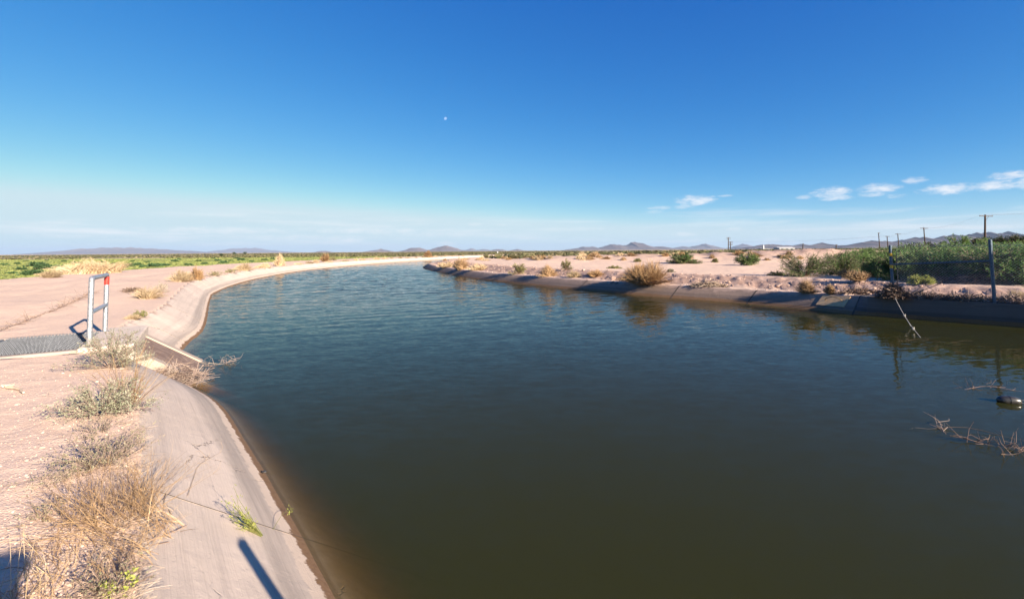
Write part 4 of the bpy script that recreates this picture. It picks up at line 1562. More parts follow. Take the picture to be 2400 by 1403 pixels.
def floating_branch(name, u, v, length, az, seed, label, n=14, h=.28, mat='bleached', r0=.006):
    """a branch lying in the water, its twigs standing out of it"""
    r = np.random.default_rng(seed)
    p = P(u, v, WATER_Z)
    root = empty(name, (p[0], p[1], WATER_Z), az)
    tag(root, label, 'branch')
    x = np.linspace(-length / 2, length / 2, 9)
    stem = np.stack([x, .05 * np.sin(x * 5 + seed) * length, .012 + .025 * np.sin(x * 7 + seed)], 1)
    MB().tube(stem, np.linspace(r0 * 1.2, r0 * .4, 9), 5).build('stem', MAT[mat], root)
    for i in range(n):
        a = stem[r.integers(0, 9)] + r.normal(0, .02, 3)
        d = unit(np.array([r.normal(.2, .8), r.normal(0, .7), r.uniform(.15, 1.0)]))
        ln = h * r.uniform(.4, 1.2)
        b = a + d * ln * .5 + r.normal(0, .03, 3)
        c = a + unit(d + r.normal(0, .35, 3)) * ln
        MB().tube([a, b, c], [r0 * .8, r0 * .6, r0 * .3], 4).build('twig', MAT[mat], root)
    return root


def build_debris():
    p = P(405, 872, -.45)
    brush_pile('brush_debris', (p[0], p[1], -.62), 1.0, .95, .30, 420, 71, 'tangled dead brush caught at the mouth of the drain chute', 'grey_twig', .0034, .6, seg=.42)
    floating_branch('dead_branch', 462, 858, 1.3, .5, 72, 'tangled dead branch reaching out over the water from the drain mouth', 34, .26, 'grey_twig', .0042)
    floating_branch('dead_branch', 520, 852, .5, .3, 73, 'lone thin twig standing out of the water off the drain mouth', 4, .2, 'bleached', .003)
    floating_branch('dead_branch', 2350, 1042, .95, -.35, 74, 'large bundle of bare branches floating at the frame edge below the black float', 34, .22, 'wet_twig', .0040)
    floating_branch('dead_branch', 2395, 1055, .7, .2, 75, 'bare branches floating at the very edge of the frame beside the large bundle', 14, .22, 'wet_twig', .0040)
    floating_branch('dead_branch', 2208, 1002, .35, .9, 76, 'small lone forked twig floating apart in open water', 7, .18, 'grey_twig', .0035)
    floating_branch('dead_branch', 2272, 1012, 1.1, -.42, 77, 'dark sunken stem linking the lone twig to the large floating bundle', 2, .03, 'sodden', .004)
    floating_branch('dead_branch', 2350, 913, 1.1, -.15, 78, 'reddish bare branch floating just behind the black float', 18, .18, 'wet_twig', .0035)
    floating_branch('dead_branch', 2195, 800, 1.6, -.2, 79, 'line of dark floating twigs trailing from the cable end', 18, .05, 'sodden', .0035)
    # black float
    p = P(2365, 943, WATER_Z)
    root = empty('float', (p[0], p[1], WATER_Z + .03), -.35)
    tag(root, 'shiny black oval float lying in the water near the frame edge', 'float')
    b = MB()
    xs = np.linspace(-1, 1, 15)
    prof = .068 * np.sqrt(np.clip(1 - np.abs(xs) ** 2.6, 0.001, 1))
    b.tube(np.stack([xs * .15, 0 * xs, 0 * xs], 1), prof, 20)
    b.build('body', MAT['buoy'], root, True)
    MB().tube([(-.004, 0, 0), (.004, 0, 0)], .072, 20).build('seam', MAT['buoy'], root)
    b = MB()
    an = np.linspace(0, 6.28, 13)
    b.tube(np.stack([.155 + .022 * np.cos(an), 0 * an, .022 * np.sin(an)], 1), .005, 6)
    b.build('eye', MAT['dark_rod'], root)


build_debris()


# ------------------------------------------------------------------ chain link fence and safety cable on the far wall
def build_fence():
    A = np.array([*on_wall(2091, 697), 0])
    A[2] = -.06
    B = np.array([*on_wall(2316, 708), 0])
    B[2] = -.06
    d = unit(B - A)
    Cc = B + d * 3.0
    D = Cc + d * 3.0
    Z = np.array([0, 0, 1.0])
    root = empty('chain_link_fence', tuple(A))
    tag(root, 'blue grey steel chain link fence with two posts on the far canal wall', 'fence')
    o = A.copy()

    def post(p, h, r, taped=False, lean=(0, 0)):
        q = p - o
        top = q + Z * h + np.array([lean[0], lean[1], 0])
        m = MB().tube([q - Z * .02, top], r, 16).build('post', MAT['blue_steel'], root, True)
        # domed cap
        ang = np.linspace(0, 1.5, 5)
        MB().tube(np.array([top + Z * .03 * math.sin(x) for x in ang]), r * 1.08 * np.cos(ang) + .001, 16).build('cap', MAT['blue_steel'], m, True)
        if taped:
            for f in (.83, .60):
                c = q + (top - q) * f
                b = MB().tube([c - Z * .05, c + Z * .05], r * 1.06, 16).build('yellow_band', MAT['yellow'], m, True)
                b['label'] = 'yellow reflective band'
        return q, top
    qa, ta = post(A, 1.72, .044, True, (-.015, .01))
    qb, tb = post(B, 1.86, .045, False, (-.012, .012))
    post(Cc, 1.86, .045)
    post(D, 1.86, .045)
    # tension bar and its clips beside the first post
    q = qa + d * .13
    MB().tube([q + Z * .02, q + Z * 1.62], .011, 6).build('tension_bar', MAT['dark_rod'], root)
    for f in (.2, .5, .8, 1.1, 1.4, 1.58):
        MB().tube([qa + Z * f, q + Z * f], .012, 6).build('tension_band', MAT['dark_rod'], root)
    MB().tube([qa + Z * 1.10, qb + Z * 1.24], .027, 12).build('brace_rail', MAT['blue_steel'], root, True)
    MB().tube([qb + Z * 1.20, qa + d * .45 + Z * .1], .010, 6).build('truss_rod', MAT['dark_rod'], root)
    # woven wire: zigzag wires in both directions
    b = MB()
    step = .08
    for (p, q2, h0, h1) in ((qa + d * .13, qb, 1.62, 1.78), (qb, Cc - o, 1.78, 1.78), (Cc - o, D - o, 1.78, 1.78)):
        ln = np.linalg.norm(q2 - p)
        h = max(h0, h1)
        paths = []
        for sgn in (1, -1):
            for s in np.arange(-h, ln + h, step):
                # line x = s + sgn*z clipped to the panel
                z0, z1 = .03, h
                xs = sorted([(0 - s) * sgn, (ln - s) * sgn])
                z0, z1 = max(z0, xs[0]), min(z1, xs[1])
                if z1 - z0 < .02:
                    continue
                f0, f1 = p + d * (s + sgn * z0) + Z * z0, p + d * (s + sgn * z1) + Z * z1
                paths.append(np.stack([f0, (f0 + f1) / 2, f1]))
        paths = np.array(paths)
        V, Q = tubes(paths, np.full(paths.shape[:2], .0016), 3)
        b.add(V, Q)
    m = b.build('wire_mesh', MAT['wire'], root)
    m['kind'] = 'stuff'
    for zz in (1.70, .05):
        MB().tube([qa + d * .13 + Z * zz, qb + Z * zz, Cc - o + Z * zz, D - o + Z * zz], .003, 5).build('tension_wire', MAT['wire'], root)
    # safety cable from the first post into the water
    s0 = A + Z * .12
    e = P(2158, 791, WATER_Z)
    root2 = empty('safety_cable', tuple(s0))
    tag(root2, 'pale safety cable slanting from the fence post into the water', 'cable')
    t = np.linspace(0, 1, 14)[:, None]
    path = (s0 * (1 - t) + e * t) - s0
    path[:, 2] -= .12 * np.sin(t[:, 0] * math.pi)
    MB().tube(path, .0075, 6).build('rope', MAT['rope'], root2)
    for f in (.02, .48, .83):
        i = f * 13
        c = path[int(i)]
        bb = MB()
        for k in range(3):
            an = np.linspace(0, 6.28, 10)
            bb.tube(np.stack([c[0] + .03 * np.cos(an), c[1] + .02 * np.sin(an), c[2] + .022 * np.sin(an + k) + (k - 1) * .012], 1), .008, 5)
        bb.build('knot', MAT['rope'], root2)
    c = path[7]
    MB().tube([c, c + np.array([.03, -.1, -.2]), np.array([*(c + np.array([.05, -.2, 0]))[:2], WATER_Z - s0[2]])], .006, 5).build('loose_end', MAT['rope'], root2)
    # steel grab loop on the lining
    p, t_, upv = slope_point(1955, 707)
    root3 = empty('grab_loop', tuple(p))
    tag(root3, 'bent steel grab loop fixed on the ochre patch of the far lining', 'grab loop')
    X = -t_
    N_ = unit(np.cross(X, upv))
    an = np.linspace(0, math.pi, 12)
    pts = [X * (.30 * math.cos(x)) + N_ * (.20 * math.sin(x)) + upv * .02 * math.sin(2 * x) + N_ * .02 for x in an]
    MB().tube(pts, .013, 8).build('bar', mat_plain('rusty_steel', (0.16, 0.10, 0.05), (0.32, 0.22, 0.10), 30, .6, .2, .4), root3, True)
    for sx in (-1, 1):
        c = X * .30 * sx + N_ * .015
        MB().tube([c, c + N_ * .02], .035, 10).build('foot', MAT['dark_rod'], root3)


def on_wall(u, v):
    p = P(u, v, -.06)
    i = np.argmin(np.linalg.norm(ER_ - p[:2], axis=1))
    return ER_[i] * 1.0 + NR[i] * .10


build_fence()
for i, (u, v, w, h, n, lab) in enumerate([
        (2068, 699, 60, 34, 520, 'heap of dead twigs snagged on the wall at the foot of the banded post'),
        (2010, 688, 80, 14, 260, 'thin dead brush on the bank edge left of the banded post'),
        (2150, 702, 110, 14, 420, 'low dark drift of dead twigs along the wall top under the fence'),
        (2250, 707, 110, 14, 420, 'low dark drift of dead twigs beside the second fence post'),
        (2365, 714, 90, 14, 360, 'low dark drift of dead twigs along the wall top past the second post'),
        (2300, 664, 170, 22, 700, 'long pile of dead brush across the sandy road behind the fence'),
        (2190, 662, 130, 14, 420, 'low brown brush pile behind the lime green bush'),
        (1660, 672, 90, 14, 300, 'dead brush trailing down the far lining right of the orange shrub')]):
    p = on_ground(u, v) if i not in (0, 2, 3, 4) else np.array([*on_wall(u, v), -.05])
    if i in (0, 2, 3, 4):
        k = np.argmin(np.linalg.norm(ER_ - p[:2], axis=1))
        p[:2] += NR[k] * (-.05 if i == 0 else .22)
        rz = math.atan2(TR[k, 1], TR[k, 0])
    else:
        rz = -.5
    brush_pile('brush_debris', p, px(p, w), px(p, w) * (.35 if i not in (0,) else .6), px(p, h), n, 90 + i, lab, 'brown' if i != 7 else 'bleached', .009, rz, seg=.4)


# ------------------------------------------------------------------ shrubs of the far bank
def right_plants():
    spec = [  # name, kind, u, v(base), width px, height px, label
        ('dry_shrub', 'orange', 1512, 671, 108, 43, 'large rusty orange dry shrub overhanging the far lining'),
        ('shrub', 'olive', 1216, 643, 48, 32, 'rounded green and yellow shrub on the far bank edge'),
        ('dry_shrub', 'dry', 1284, 648, 42, 24, 'tan dry shrub on the bank edge right of the rounded green one'),
        ('dry_shrub', 'dry', 1080, 634, 40, 24, 'tan dry shrub on the far bank edge before the rounded green one'),
        ('dry_shrub', 'orange', 1003, 621, 18, 14, 'rusty tuft at the far tip of the opposite bank'),
        ('dry_shrub', 'tan', 1045, 626, 44, 11, 'low pale grass behind the rusty tuft at the bank tip'),
        ('shrub', 'gold', 1327, 632, 32, 27, 'yellow green bush on a bare stem on the road edge'),
        ('shrub', 'mesq', 1601, 618, 80, 28, 'wide green bush alone in the sandy flat left of centre pair'),
        ('shrub', 'mesq', 1752, 621, 70, 29, 'rounded green bush alone in the sandy flat nearer the thicket'),
        ('shrub', 'olive', 1676, 615, 16, 12, 'tiny bush between the two green bushes of the sandy flat'),
        ('shrub', 'olive', 1494, 614, 18, 9, 'tiny olive bush left of the wide green bush'),
        ('shrub', 'mesqb', 1885, 647, 150, 62, 'front green mesquite bush of the thicket above the far bank'),
        ('shrub', 'mesqb', 1965, 644, 120, 58, 'second mesquite bush right behind the front one'),
        ('weed', 'olive', 1822, 646, 46, 14, 'low sparse weed at the foot of the front mesquite bush'),
        ('dry_shrub', 'dry', 1890, 686, 44, 28, 'straw coloured tuft standing above the ochre patch'),
        ('dry_shrub', 'dry', 1946, 688, 24, 20, 'smaller straw tuft right of the one above the ochre patch'),
        ('dry_shrub', 'dry', 2010, 656, 60, 20, 'dry grass along the road below the thicket'),
        ('dry_shrub', 'dry', 1985, 650, 40, 18, 'tan grass tuft at the foot of the second mesquite bush'),
        ('shrub', 'lime', 2158, 664, 64, 20, 'lime green low bush behind the fence'),
        ('dry_shrub', 'tan', 2385, 704, 50, 20, 'sparse dry grass behind the fence at the frame edge'),
        ('weed', 'silver', 1572, 638, 20, 9, 'small grey weed beside the road right of the orange shrub'),
        ('dry_shrub', 'orange', 1395, 648, 50, 14, 'small rusty grass tuft on the bank face left of the orange shrub'),
        ('dry_shrub', 'tan', 1120, 633, 50, 13, 'pale grass patch on the bank edge after the first tan shrub'),
        ('dry_shrub', 'tan', 1345, 650, 36, 12, 'pale grass tuft on the bank face below the yellow bush'),
        ('weed', 'olive', 1440, 629, 40, 7, 'flat olive weed patch on the sandy road'),
    ]
    for i, (nm, kind, u, v, w, h, lab) in enumerate(spec):
        p = on_ground(u, v)
        wm, hm = px(p, w), px(p, h)
        th = max(.004, .0004 * p[1])
        lf = max(.05, .0022 * p[1])
        big = w > 60
        if kind in ('mesq', 'mesqb', 'olive', 'lime', 'silver', 'gold'):
            mt = {'mesq': 'mesquite', 'mesqb': 'mesquite_b', 'olive': 'olive', 'lime': 'lime', 'silver': 'silver', 'gold': 'olive'}[kind]
            g = gen_shrub(500 + i, wm, hm, 70 if big else 44, 1400 if big else 460, 12000 if w > 100 else 9000 if big else 1500 if w > 30 else 700, lf, .34, th * 1.6, .34, .6, droop=.2)
            plant(nm, p, g, mats=('brown', mt), label=lab, cat='bush' if nm == 'shrub' else 'weed')
        else:
            n = 1800 if w > 100 else 520
            plant(nm, p, brush=gen_brush(500 + i, wm, hm, n, th, 4, 1.4, (0, 0), .8, base=.25), mats=({'orange': 'orange', 'dry': 'dry', 'tan': 'tan'}[kind],), label=lab, cat='dry shrub')
    # the thicket: individual mesquite bushes, four forms shared
    forms = []
    for k in range(5):
        f = plant('mesquite_bush', (0, 0, 0), gen_shrub(600 + k, 3.0, 1.6, 80, 1700, 15000, .09, .34, .014, .34, .65, droop=.22), mats=('brown', ('mesquite', 'mesquite_b', 'mesquite', 'mesquite_b', 'mesquite')[k]))
        forms.append(f)
    row = [  # u, v of the base, height px, tone form, words
        (2010, 634, 44, 1, 'low mesquite bush left of the banded post'), (2045, 640, 46, 0, 'mesquite bush close behind the banded post'),
        (2075, 650, 52, 3, 'bushy mesquite just behind the top of the banded post'), (2110, 655, 62, 1, 'mesquite bush over the left half of the fence panel'),
        (2150, 653, 66, 2, 'mesquite bush rising above the lime green bush'), (2195, 656, 70, 0, 'mesquite bush over the middle of the fence panel'),
        (2240, 655, 74, 3, 'grey green mesquite left of the second fence post'), (2285, 656, 76, 2, 'mesquite bush just left of the second fence post'),
        (2330, 662, 80, 1, 'mesquite bush just right of the second fence post'), (2375, 664, 84, 4, 'mesquite bush at the frame edge behind the fence'),
        (2425, 662, 84, 0, 'mesquite bush running out of the frame'), (2140, 628, 52, 4, 'rear mesquite bush left of the tallest crown'),
        (2190, 630, 58, 1, 'rear mesquite bush under the tallest crown'), (2290, 636, 66, 0, 'rear mesquite bush behind the second fence post'),
        (2350, 640, 72, 3, 'rear mesquite bush below the dark hedge'), (2400, 645, 76, 2, 'rear mesquite bush at the frame edge below the dark hedge'),
        (2060, 620, 38, 3, 'rear low mesquite bush near the small poles'), (2105, 622, 42, 2, 'rear low mesquite bush between two small poles'),
        (1985, 618, 30, 4, 'far small mesquite bush at the thicket end'), (2030, 612, 30, 1, 'far mesquite bush under the single small pole')]
    used = set()
    rr = np.random.default_rng(12)
    for (u, v, h, k, lab) in row:
        p = on_ground(u, v, .1)
        hm = px(p, h)
        o = forms[k] if k not in used else copy_tree(forms[k])
        used.add(k)
        o.location = (p[0], p[1], p[2] - .05)
        o.rotation_euler = (0, 0, rr.uniform(0, 6.28))
        s_ = hm / 1.36
        o.scale = (s_ * rr.uniform(.95, 1.25), s_ * rr.uniform(.95, 1.25), s_)
        tag(o, lab, 'bush', 'mesquite thicket behind the fence')
    # taller trees at the back: trunk and crown
    for j, (u, d, top, w, mt, lab) in enumerate([
            (2250, 42, 548, 100, 'mesquite', 'tallest round green tree crown above the thicket'), (2190, 46, 562, 90, 'dark_leaf', 'dark tree left of the tallest crown'),
            (2300, 55, 556, 70, 'dark_leaf', 'dark tree right of the tallest crown behind the tall pole'), (2340, 52, 554, 80, 'dark_leaf', 'dark tree in the hedge right of the tall pole'),
            (2385, 50, 548, 90, 'dark_leaf', 'tall dark tree at the frame edge'), (2430, 50, 545, 90, 'dark_leaf', 'dark tree mostly beyond the frame edge'), (2140, 50, 568, 80, 'dark_leaf', 'low dark tree under the second pole')]):
        base = PD(u, 600, d)
        z0 = hz(base[0], base[1])
        tp = PD(u, top, d)
        hgt = tp[2] - z0
        wid = w * d / F
        root = empty('tree', (base[0], base[1], z0))
        tag(root, lab, 'tree', 'trees behind the thicket')
        B, Lv = gen_shrub(700 + j, wid, hgt, 60, 1300, 10000, .15, .36, .03, .28, .75, droop=.1, hollow=.1)
        MB().add(*B).build('trunk', MAT['brown'], root)
        MB().add(*Lv).build('crown', MAT[mt], root)


right_plants()


# ------------------------------------------------------------------ field shrubs, ground cover, desert scrub
def build_field():
    protos = []
    for k in range(3):
        protos.append(plant('field_shrub', (0, 0, 0), gen_shrub(800 + k, 2.6, .8, 40, 500, 3200, .22, .5, .02, .34, .5), mats=('brown', 'field_shrub')))
    r = np.random.default_rng(9)
    pts = [(75, 644, 46), (100, 631, 40), (140, 632, 34), (25, 641, 22), (210, 631, 28), (85, 625, 36), (120, 628, 24), (50, 632, 24), (10, 622, 18), (40, 619, 14),
           (285, 627, 26), (300, 624, 22), (320, 622, 24), (335, 626, 18), (360, 625, 34), (385, 623, 26), (409, 613, 18), (440, 622, 22), (465, 613, 16), (480, 619, 16),
           (510, 611, 16), (525, 617, 22), (540, 612, 12), (555, 606, 14), (565, 610, 18), (590, 614, 14), (620, 610, 14), (270, 619, 16), (240, 616, 14), (180, 618, 16),
           (150, 613, 12), (345, 615, 14), (310, 613, 12), (500, 606, 10), (420, 608, 10), (60, 612, 12), (110, 611, 10), (640, 607, 12)]
    own = {(75, 644): 'largest dark shrub of the green field, nearest the berm at the picture edge', (100, 631): 'dark shrub just behind the largest one of the green field', (140, 632): 'dark shrub touching the thin pale grass beside the straw clump', (85, 625): 'broad dark shrub in the second row behind the largest one', (210, 631): 'dark shrub peeping over the wide straw clump', (360, 625): 'largest dark shrub of the field past the wide straw clump', (385, 623): 'dark shrub just right of the largest one past the straw clump', (285, 627): 'dark shrub at the right end of the wide straw clump', (525, 617): 'dark shrub at the berm edge above the olive weeds', (440, 622): 'dark shrub at the berm edge above the rusty clump'}
    used = set()
    for (u, v, w) in pts:
        p = on_ground(u, v, -1.5)
        k = int(r.integers(0, 3))
        o = protos[k] if k not in used else copy_tree(protos[k])
        used.add(k)
        o.location = (p[0], p[1], p[2] - .1)
        s_ = px(p, w) / 2.3
        o.scale = (s_, s_, s_ * r.uniform(.75, 1.1))
        o.rotation_euler = (0, 0, r.uniform(0, 6.28))
        tag(o, own.get((u, v), 'small dark green shrub dotted over the middle of the bright green field'), 'shrub', 'shrubs in the green field')
    # ground cover
    n = 26000
    y = r.uniform(25, 300, n) ** 1.0
    x = -y * np.tan(np.radians(r.uniform(14, 51, n)))
    dl, _ = sdist(x, y, EL_, NL)
    k = (dl > 15.5) & (fbm(x * .06, y * .06, 3, 61) > -.22)
    x, y = x[k], y[k]
    z = height(x, y)
    V, Q = tufts(x, y, z, r.uniform(.25, .8, len(x)) * (.7 + y / 300), r.uniform(.03, .10, len(x)), r, 4)
    o = MB().add(V, Q).build('ground_cover', MAT['field'])
    tag(o, 'bright yellow green ground cover filling the flat field', kind='stuff')


def tufts(x, y, z, w, h, r, m=7):
    """many low tufts, each a handful of leaf-shaped blades"""
    n = len(x)
    a = r.uniform(0, 6.28, (n, m))
    rr = np.sqrt(r.uniform(0, 1, (n, m)))
    base = np.stack([x[:, None] + np.cos(a) * rr * w[:, None] * .35, y[:, None] + np.sin(a) * rr * w[:, None] * .35, z[:, None] + 0 * a], -1)
    d = np.stack([np.cos(a) * rr * .9 * w[:, None], np.sin(a) * rr * .9 * w[:, None], h[:, None] * r.uniform(.5, 1.2, (n, m))], -1)
    ln = np.linalg.norm(d, axis=-1)
    return leaf_quads(base.reshape(-1, 3), d.reshape(-1, 3), ln.ravel(), np.repeat(w, m) * .42)


def build_scrub():
    r = np.random.default_rng(19)
    X, Y, Wd, Hh = [], [], [], []
    # left plain beyond the field, and the plain past the spoil ridge
    n = 15000
    d = 300 * (2600 / 300) ** r.uniform(0, 1, n)
    a = np.radians(r.uniform(-52, 8, n))
    X.append(np.sin(a) * d / np.cos(a) * np.cos(a)); Y.append(np.cos(a) * d)
    n2 = 9000
    d = 85 * (2200 / 85) ** r.uniform(0, 1, n2)
    a = np.radians(r.uniform(-12, 52, n2))
    X.append(np.sin(a) * d); Y.append(np.cos(a) * d)
    x, y = np.concatenate(X), np.concatenate(Y)
    dl, _ = sdist(x, y, EL_, NL)
    dr, _ = sdist(x, y, ER_, NR)
    k = ((dl > 20) & (y > 290)) | ((dr > 8) & (np.hypot(x, y) > 85))
    k &= fbm(x * .012, y * .02, 3, 71) > -.12
    x, y = x[k], y[k]
    R = np.hypot(x, y)
    z = height(x, y)
    w = r.uniform(.8, 2.4, len(x)) * (1 + R / 1500)
    h = r.uniform(.4, 1.25, len(x)) * (1 + sstep(R, 400, 1500) * .6) * np.where(R < 160, .6, 1)
    V, Q = tufts(x, y, z, w, h, r, 6)
    o = MB().add(V, Q).build('desert_scrub', MAT['scrub'])
    tag(o, 'low grey green desert scrub covering the far plain', kind='stuff')
    # small tufts on the spoil ridge and the sandy flat
    protos = [plant('dry_tuft', (0, 0, 0), brush=gen_brush(820 + k, .9, .38, 160, .02, 4, 1.0, (0, 0), .9, base=.3), mats=(m,)) for k, m in enumerate(('dry', 'tan', 'orange'))]
    used = set()
    cnt = 0
    while cnt < 46:
        u, v = r.uniform(1040, 1900), r.uniform(597, 612)
        p = on_ground(u, v, .6)
        if p[1] > 90 or p[1] < 30:
            continue
        k = int(r.integers(0, 3))
        o = protos[k] if k not in used else copy_tree(protos[k])
        used.add(k)
        o.location = tuple(p)
        o.scale = (r.uniform(.7, 1.9),) * 2 + (r.uniform(.7, 1.4),)
        o.rotation_euler = (0, 0, r.uniform(0, 6.28))
        tag(o, 'small dry tuft scattered over the sandy spoil ridge across the canal', 'dry grass', 'dry tufts on the spoil ridge')
        cnt += 1
    # a few far trees breaking the horizon
    for j, (u, d, h, lab) in enumerate([(549, 900, 6, 'left of two lone trees on the horizon beyond the green field'), (574, 900, 6, 'right of two lone trees on the horizon beyond the green field'), (518, 420, 3.2, 'dark round bush standing at the far edge of the green field')]):
        b = PD(u, 600, d)
        root = empty('tree', (b[0], b[1], hz(b[0], b[1])))
        tag(root, lab, 'tree')
        B, Lv = gen_shrub(840 + j, h * 1.3, h, 24, 160, 900, h * .12, .6, h * .012, .34, .7)
        MB().add(*B).build('trunk', MAT['brown'], root)
        MB().add(*Lv).build('crown', MAT['dark_leaf'], root)


build_field()
build_scrub()


# ------------------------------------------------------------------ utility poles and lines
def build_poles():
    spec = [  # u_top, v_top, distance, arm length, arms, lean px, label
        (2309, 503, 75, 2.9, 1, 1, 'nearest utility pole with crossarm rising behind the second fence post'),
        (2165, 533, 132, 2.8, 1, -5, 'second nearest utility pole leaning left above the thicket'),
        (2104, 547, 190, 2.8, 1, -4, 'third utility pole of the row above the thicket'),
        (2079, 553, 245, 2.8, 1, -3, 'smallest crossarm pole just left of the third pole'),
        (2059, 545, 210, 1.2, 1, -4, 'thin single pole left of the banded fence post'),
        (1707, 556, 300, 2.8, 2, 0, 'taller of the two far poles standing close together'),
        (1712, 566, 330, 3.2, 3, 0, 'shorter of the two far poles standing close together'),
        (1882, 571, 700, 2.6, 1, 0, 'tiny far pole right of the long white shed'),
        (1960, 573, 520, 2.6, 1, 0, 'tiny far pole standing over the front mesquite bush')]
    Z = np.array([0, 0, 1.0])
    tops = []
    for (u, v, d, arm, na, lean, lab) in spec:
        t = PD(u, v, d)
        b = PD(u - lean, 600, d)
        b[2] = hz(b[0], b[1]) - .3
        root = empty('utility_pole', tuple(b))
        tag(root, lab, 'utility pole', 'utility poles across the canal')
        top = t - b
        rad = max(.14, d * .0009)
        MB().tube([np.zeros(3), top * .5, top], [rad * 1.2, rad, rad * .8], 10).build('shaft', MAT['pole'], root)
        ad = unit(np.array([1.0, .25, 0]))
        pts = []
        for k in range(na):
            c = top - Z * (.25 + k * 1.0) - np.array([0, rad, 0])
            th = max(.10, d * .0008)
            ax = np.array([ad, np.cross(Z, ad), Z])
            MB().box(c, (arm, th * .8, th), ax).build('crossarm', MAT['pole'], root)
            for s_ in (-.47, -.28, .47):
                q = c + ad * arm * s_ + Z * th * .5
                MB().tube([q, q + Z * .07, q + Z * .16], [th * .3, th * .5, th * .25], 8).build('insulator', MAT['glass'], root)
                if k == 0:
                    pts.append(b + q + Z * .16)
            if d < 150:
                for s_ in (-1, 1):
                    MB().tube([c + ad * .55 * s_ - Z * .03, c - Z * .55], .02, 5).build('arm_brace', MAT['pole'], root)
        tops.append(pts)
    # lines between the poles of the near row, running on past the frame
    chain = [3, 2, 1, 0]
    beyond = [p + np.array([24, -38, .3]) for p in tops[0]]
    where = {(3, 2): 'between the smallest and the third pole', (2, 1): 'between the third and the second pole', (1, 0): 'between the second and the nearest pole', (0, None): 'from the nearest pole out of the frame', (6, 3): 'from the far pair of poles to the smallest pole'}
    for a, bb in list(zip(chain[:-1], chain[1:])) + [(0, None), (6, 3)]:
        for k in range(3):
            p, q = tops[a][k], (tops[bb][k] if bb is not None else beyond[k])
            t = np.linspace(0, 1, 14)[:, None]
            c = p * (1 - t) + q * t
            c[:, 2] -= np.linalg.norm(q - p) * .012 * 4 * (t * (1 - t))[:, 0]
            dm = np.linalg.norm(c[:, :2], axis=1)
            root = MB().tube(c - p, np.maximum(.005, dm * .00004), 4, False).build('power_line', MAT['cable'])
            root.location = tuple(p)
            tag(root, 'thin %s power line ' % ('outer left', 'inner', 'outer right')[k] + where[(a, bb)], 'power line', 'power lines')


build_poles()


# ------------------------------------------------------------------ far buildings
def build_far():
    def shed(u0, u1, vtop, d, label, roof='white', deep=14, wall_h=None):
        a, b = PD(u0, vtop, d), PD(u1, vtop, d)
        h = a[2]
        root = empty('shed', ((a[0] + b[0]) / 2, d, -.2))
        tag(root, label, 'building')
        w = b[0] - a[0]
        MB().box((0, deep / 2, h * .4), (w * .98, deep, h * .8)).build('wall', MAT['shed'], root)
        x0, x1, z0, z1 = -w / 2, w / 2, h * .62, h + .2
        MB().add([(x0, -.6, z0), (x1, -.6, z0), (x1, deep / 2, z1), (x0, deep / 2, z1), (x0, deep + .6, z0), (x1, deep + .6, z0), (x0, -.6, z0 - .25), (x1, -.6, z0 - .25), (x0, deep + .6, z0 - .25), (x1, deep + .6, z0 - .25)],
                 [(0, 1, 2, 3), (3, 2, 5, 4), (6, 7, 1, 0), (4, 5, 9, 8), (8, 9, 7, 6)], [(0, 3, 4), (1, 5, 2), (0, 4, 8), (0, 8, 6), (1, 7, 9), (1, 9, 5)]).build('roof', MAT[roof], root)
        for k in range(3):
            MB().box((w * (-.3 + .3 * k), -.03, h * .28), (w * .14, .12, h * .5)).build('door', MAT['dark_rod'], root)
    shed(1826, 1863, 578.5, 620, 'long white roofed shed on the plain before the dark hills')
    shed(1786, 1805, 581.5, 640, 'short dark shed beside the tall white tank', 'shed')
    # tank tower
    for (u, v0, d, r_, h, lab) in ((1788.5, 574, 640, 1.2, 5.5, 'tall thin white tank beside the sheds on the plain'), (1166, 589, 520, .7, 2.2, 'tiny white tank on the plain left of centre')):
        t = PD(u, v0, d)
        root = empty('tank', (t[0], d, -.2))
        tag(root, lab, 'tank')
        MB().tube([(0, 0, t[2] - h), (0, 0, t[2] - .3)], r_, 16).build('body', MAT['white'], root, True)
        MB().tube([(0, 0, t[2] - .3), (0, 0, t[2] + .2)], [r_ * 1.05, .05], 16).build('lid', MAT['white'], root)
        for k in range(4):
            x, y = r_ * .8 * math.cos(k * 1.57 + .8), r_ * .8 * math.sin(k * 1.57 + .8)
            MB().tube([(x, y, 0), (x, y, t[2] - h + .1)], .15, 6).build('leg', MAT['dark_rod'], root)


build_far()


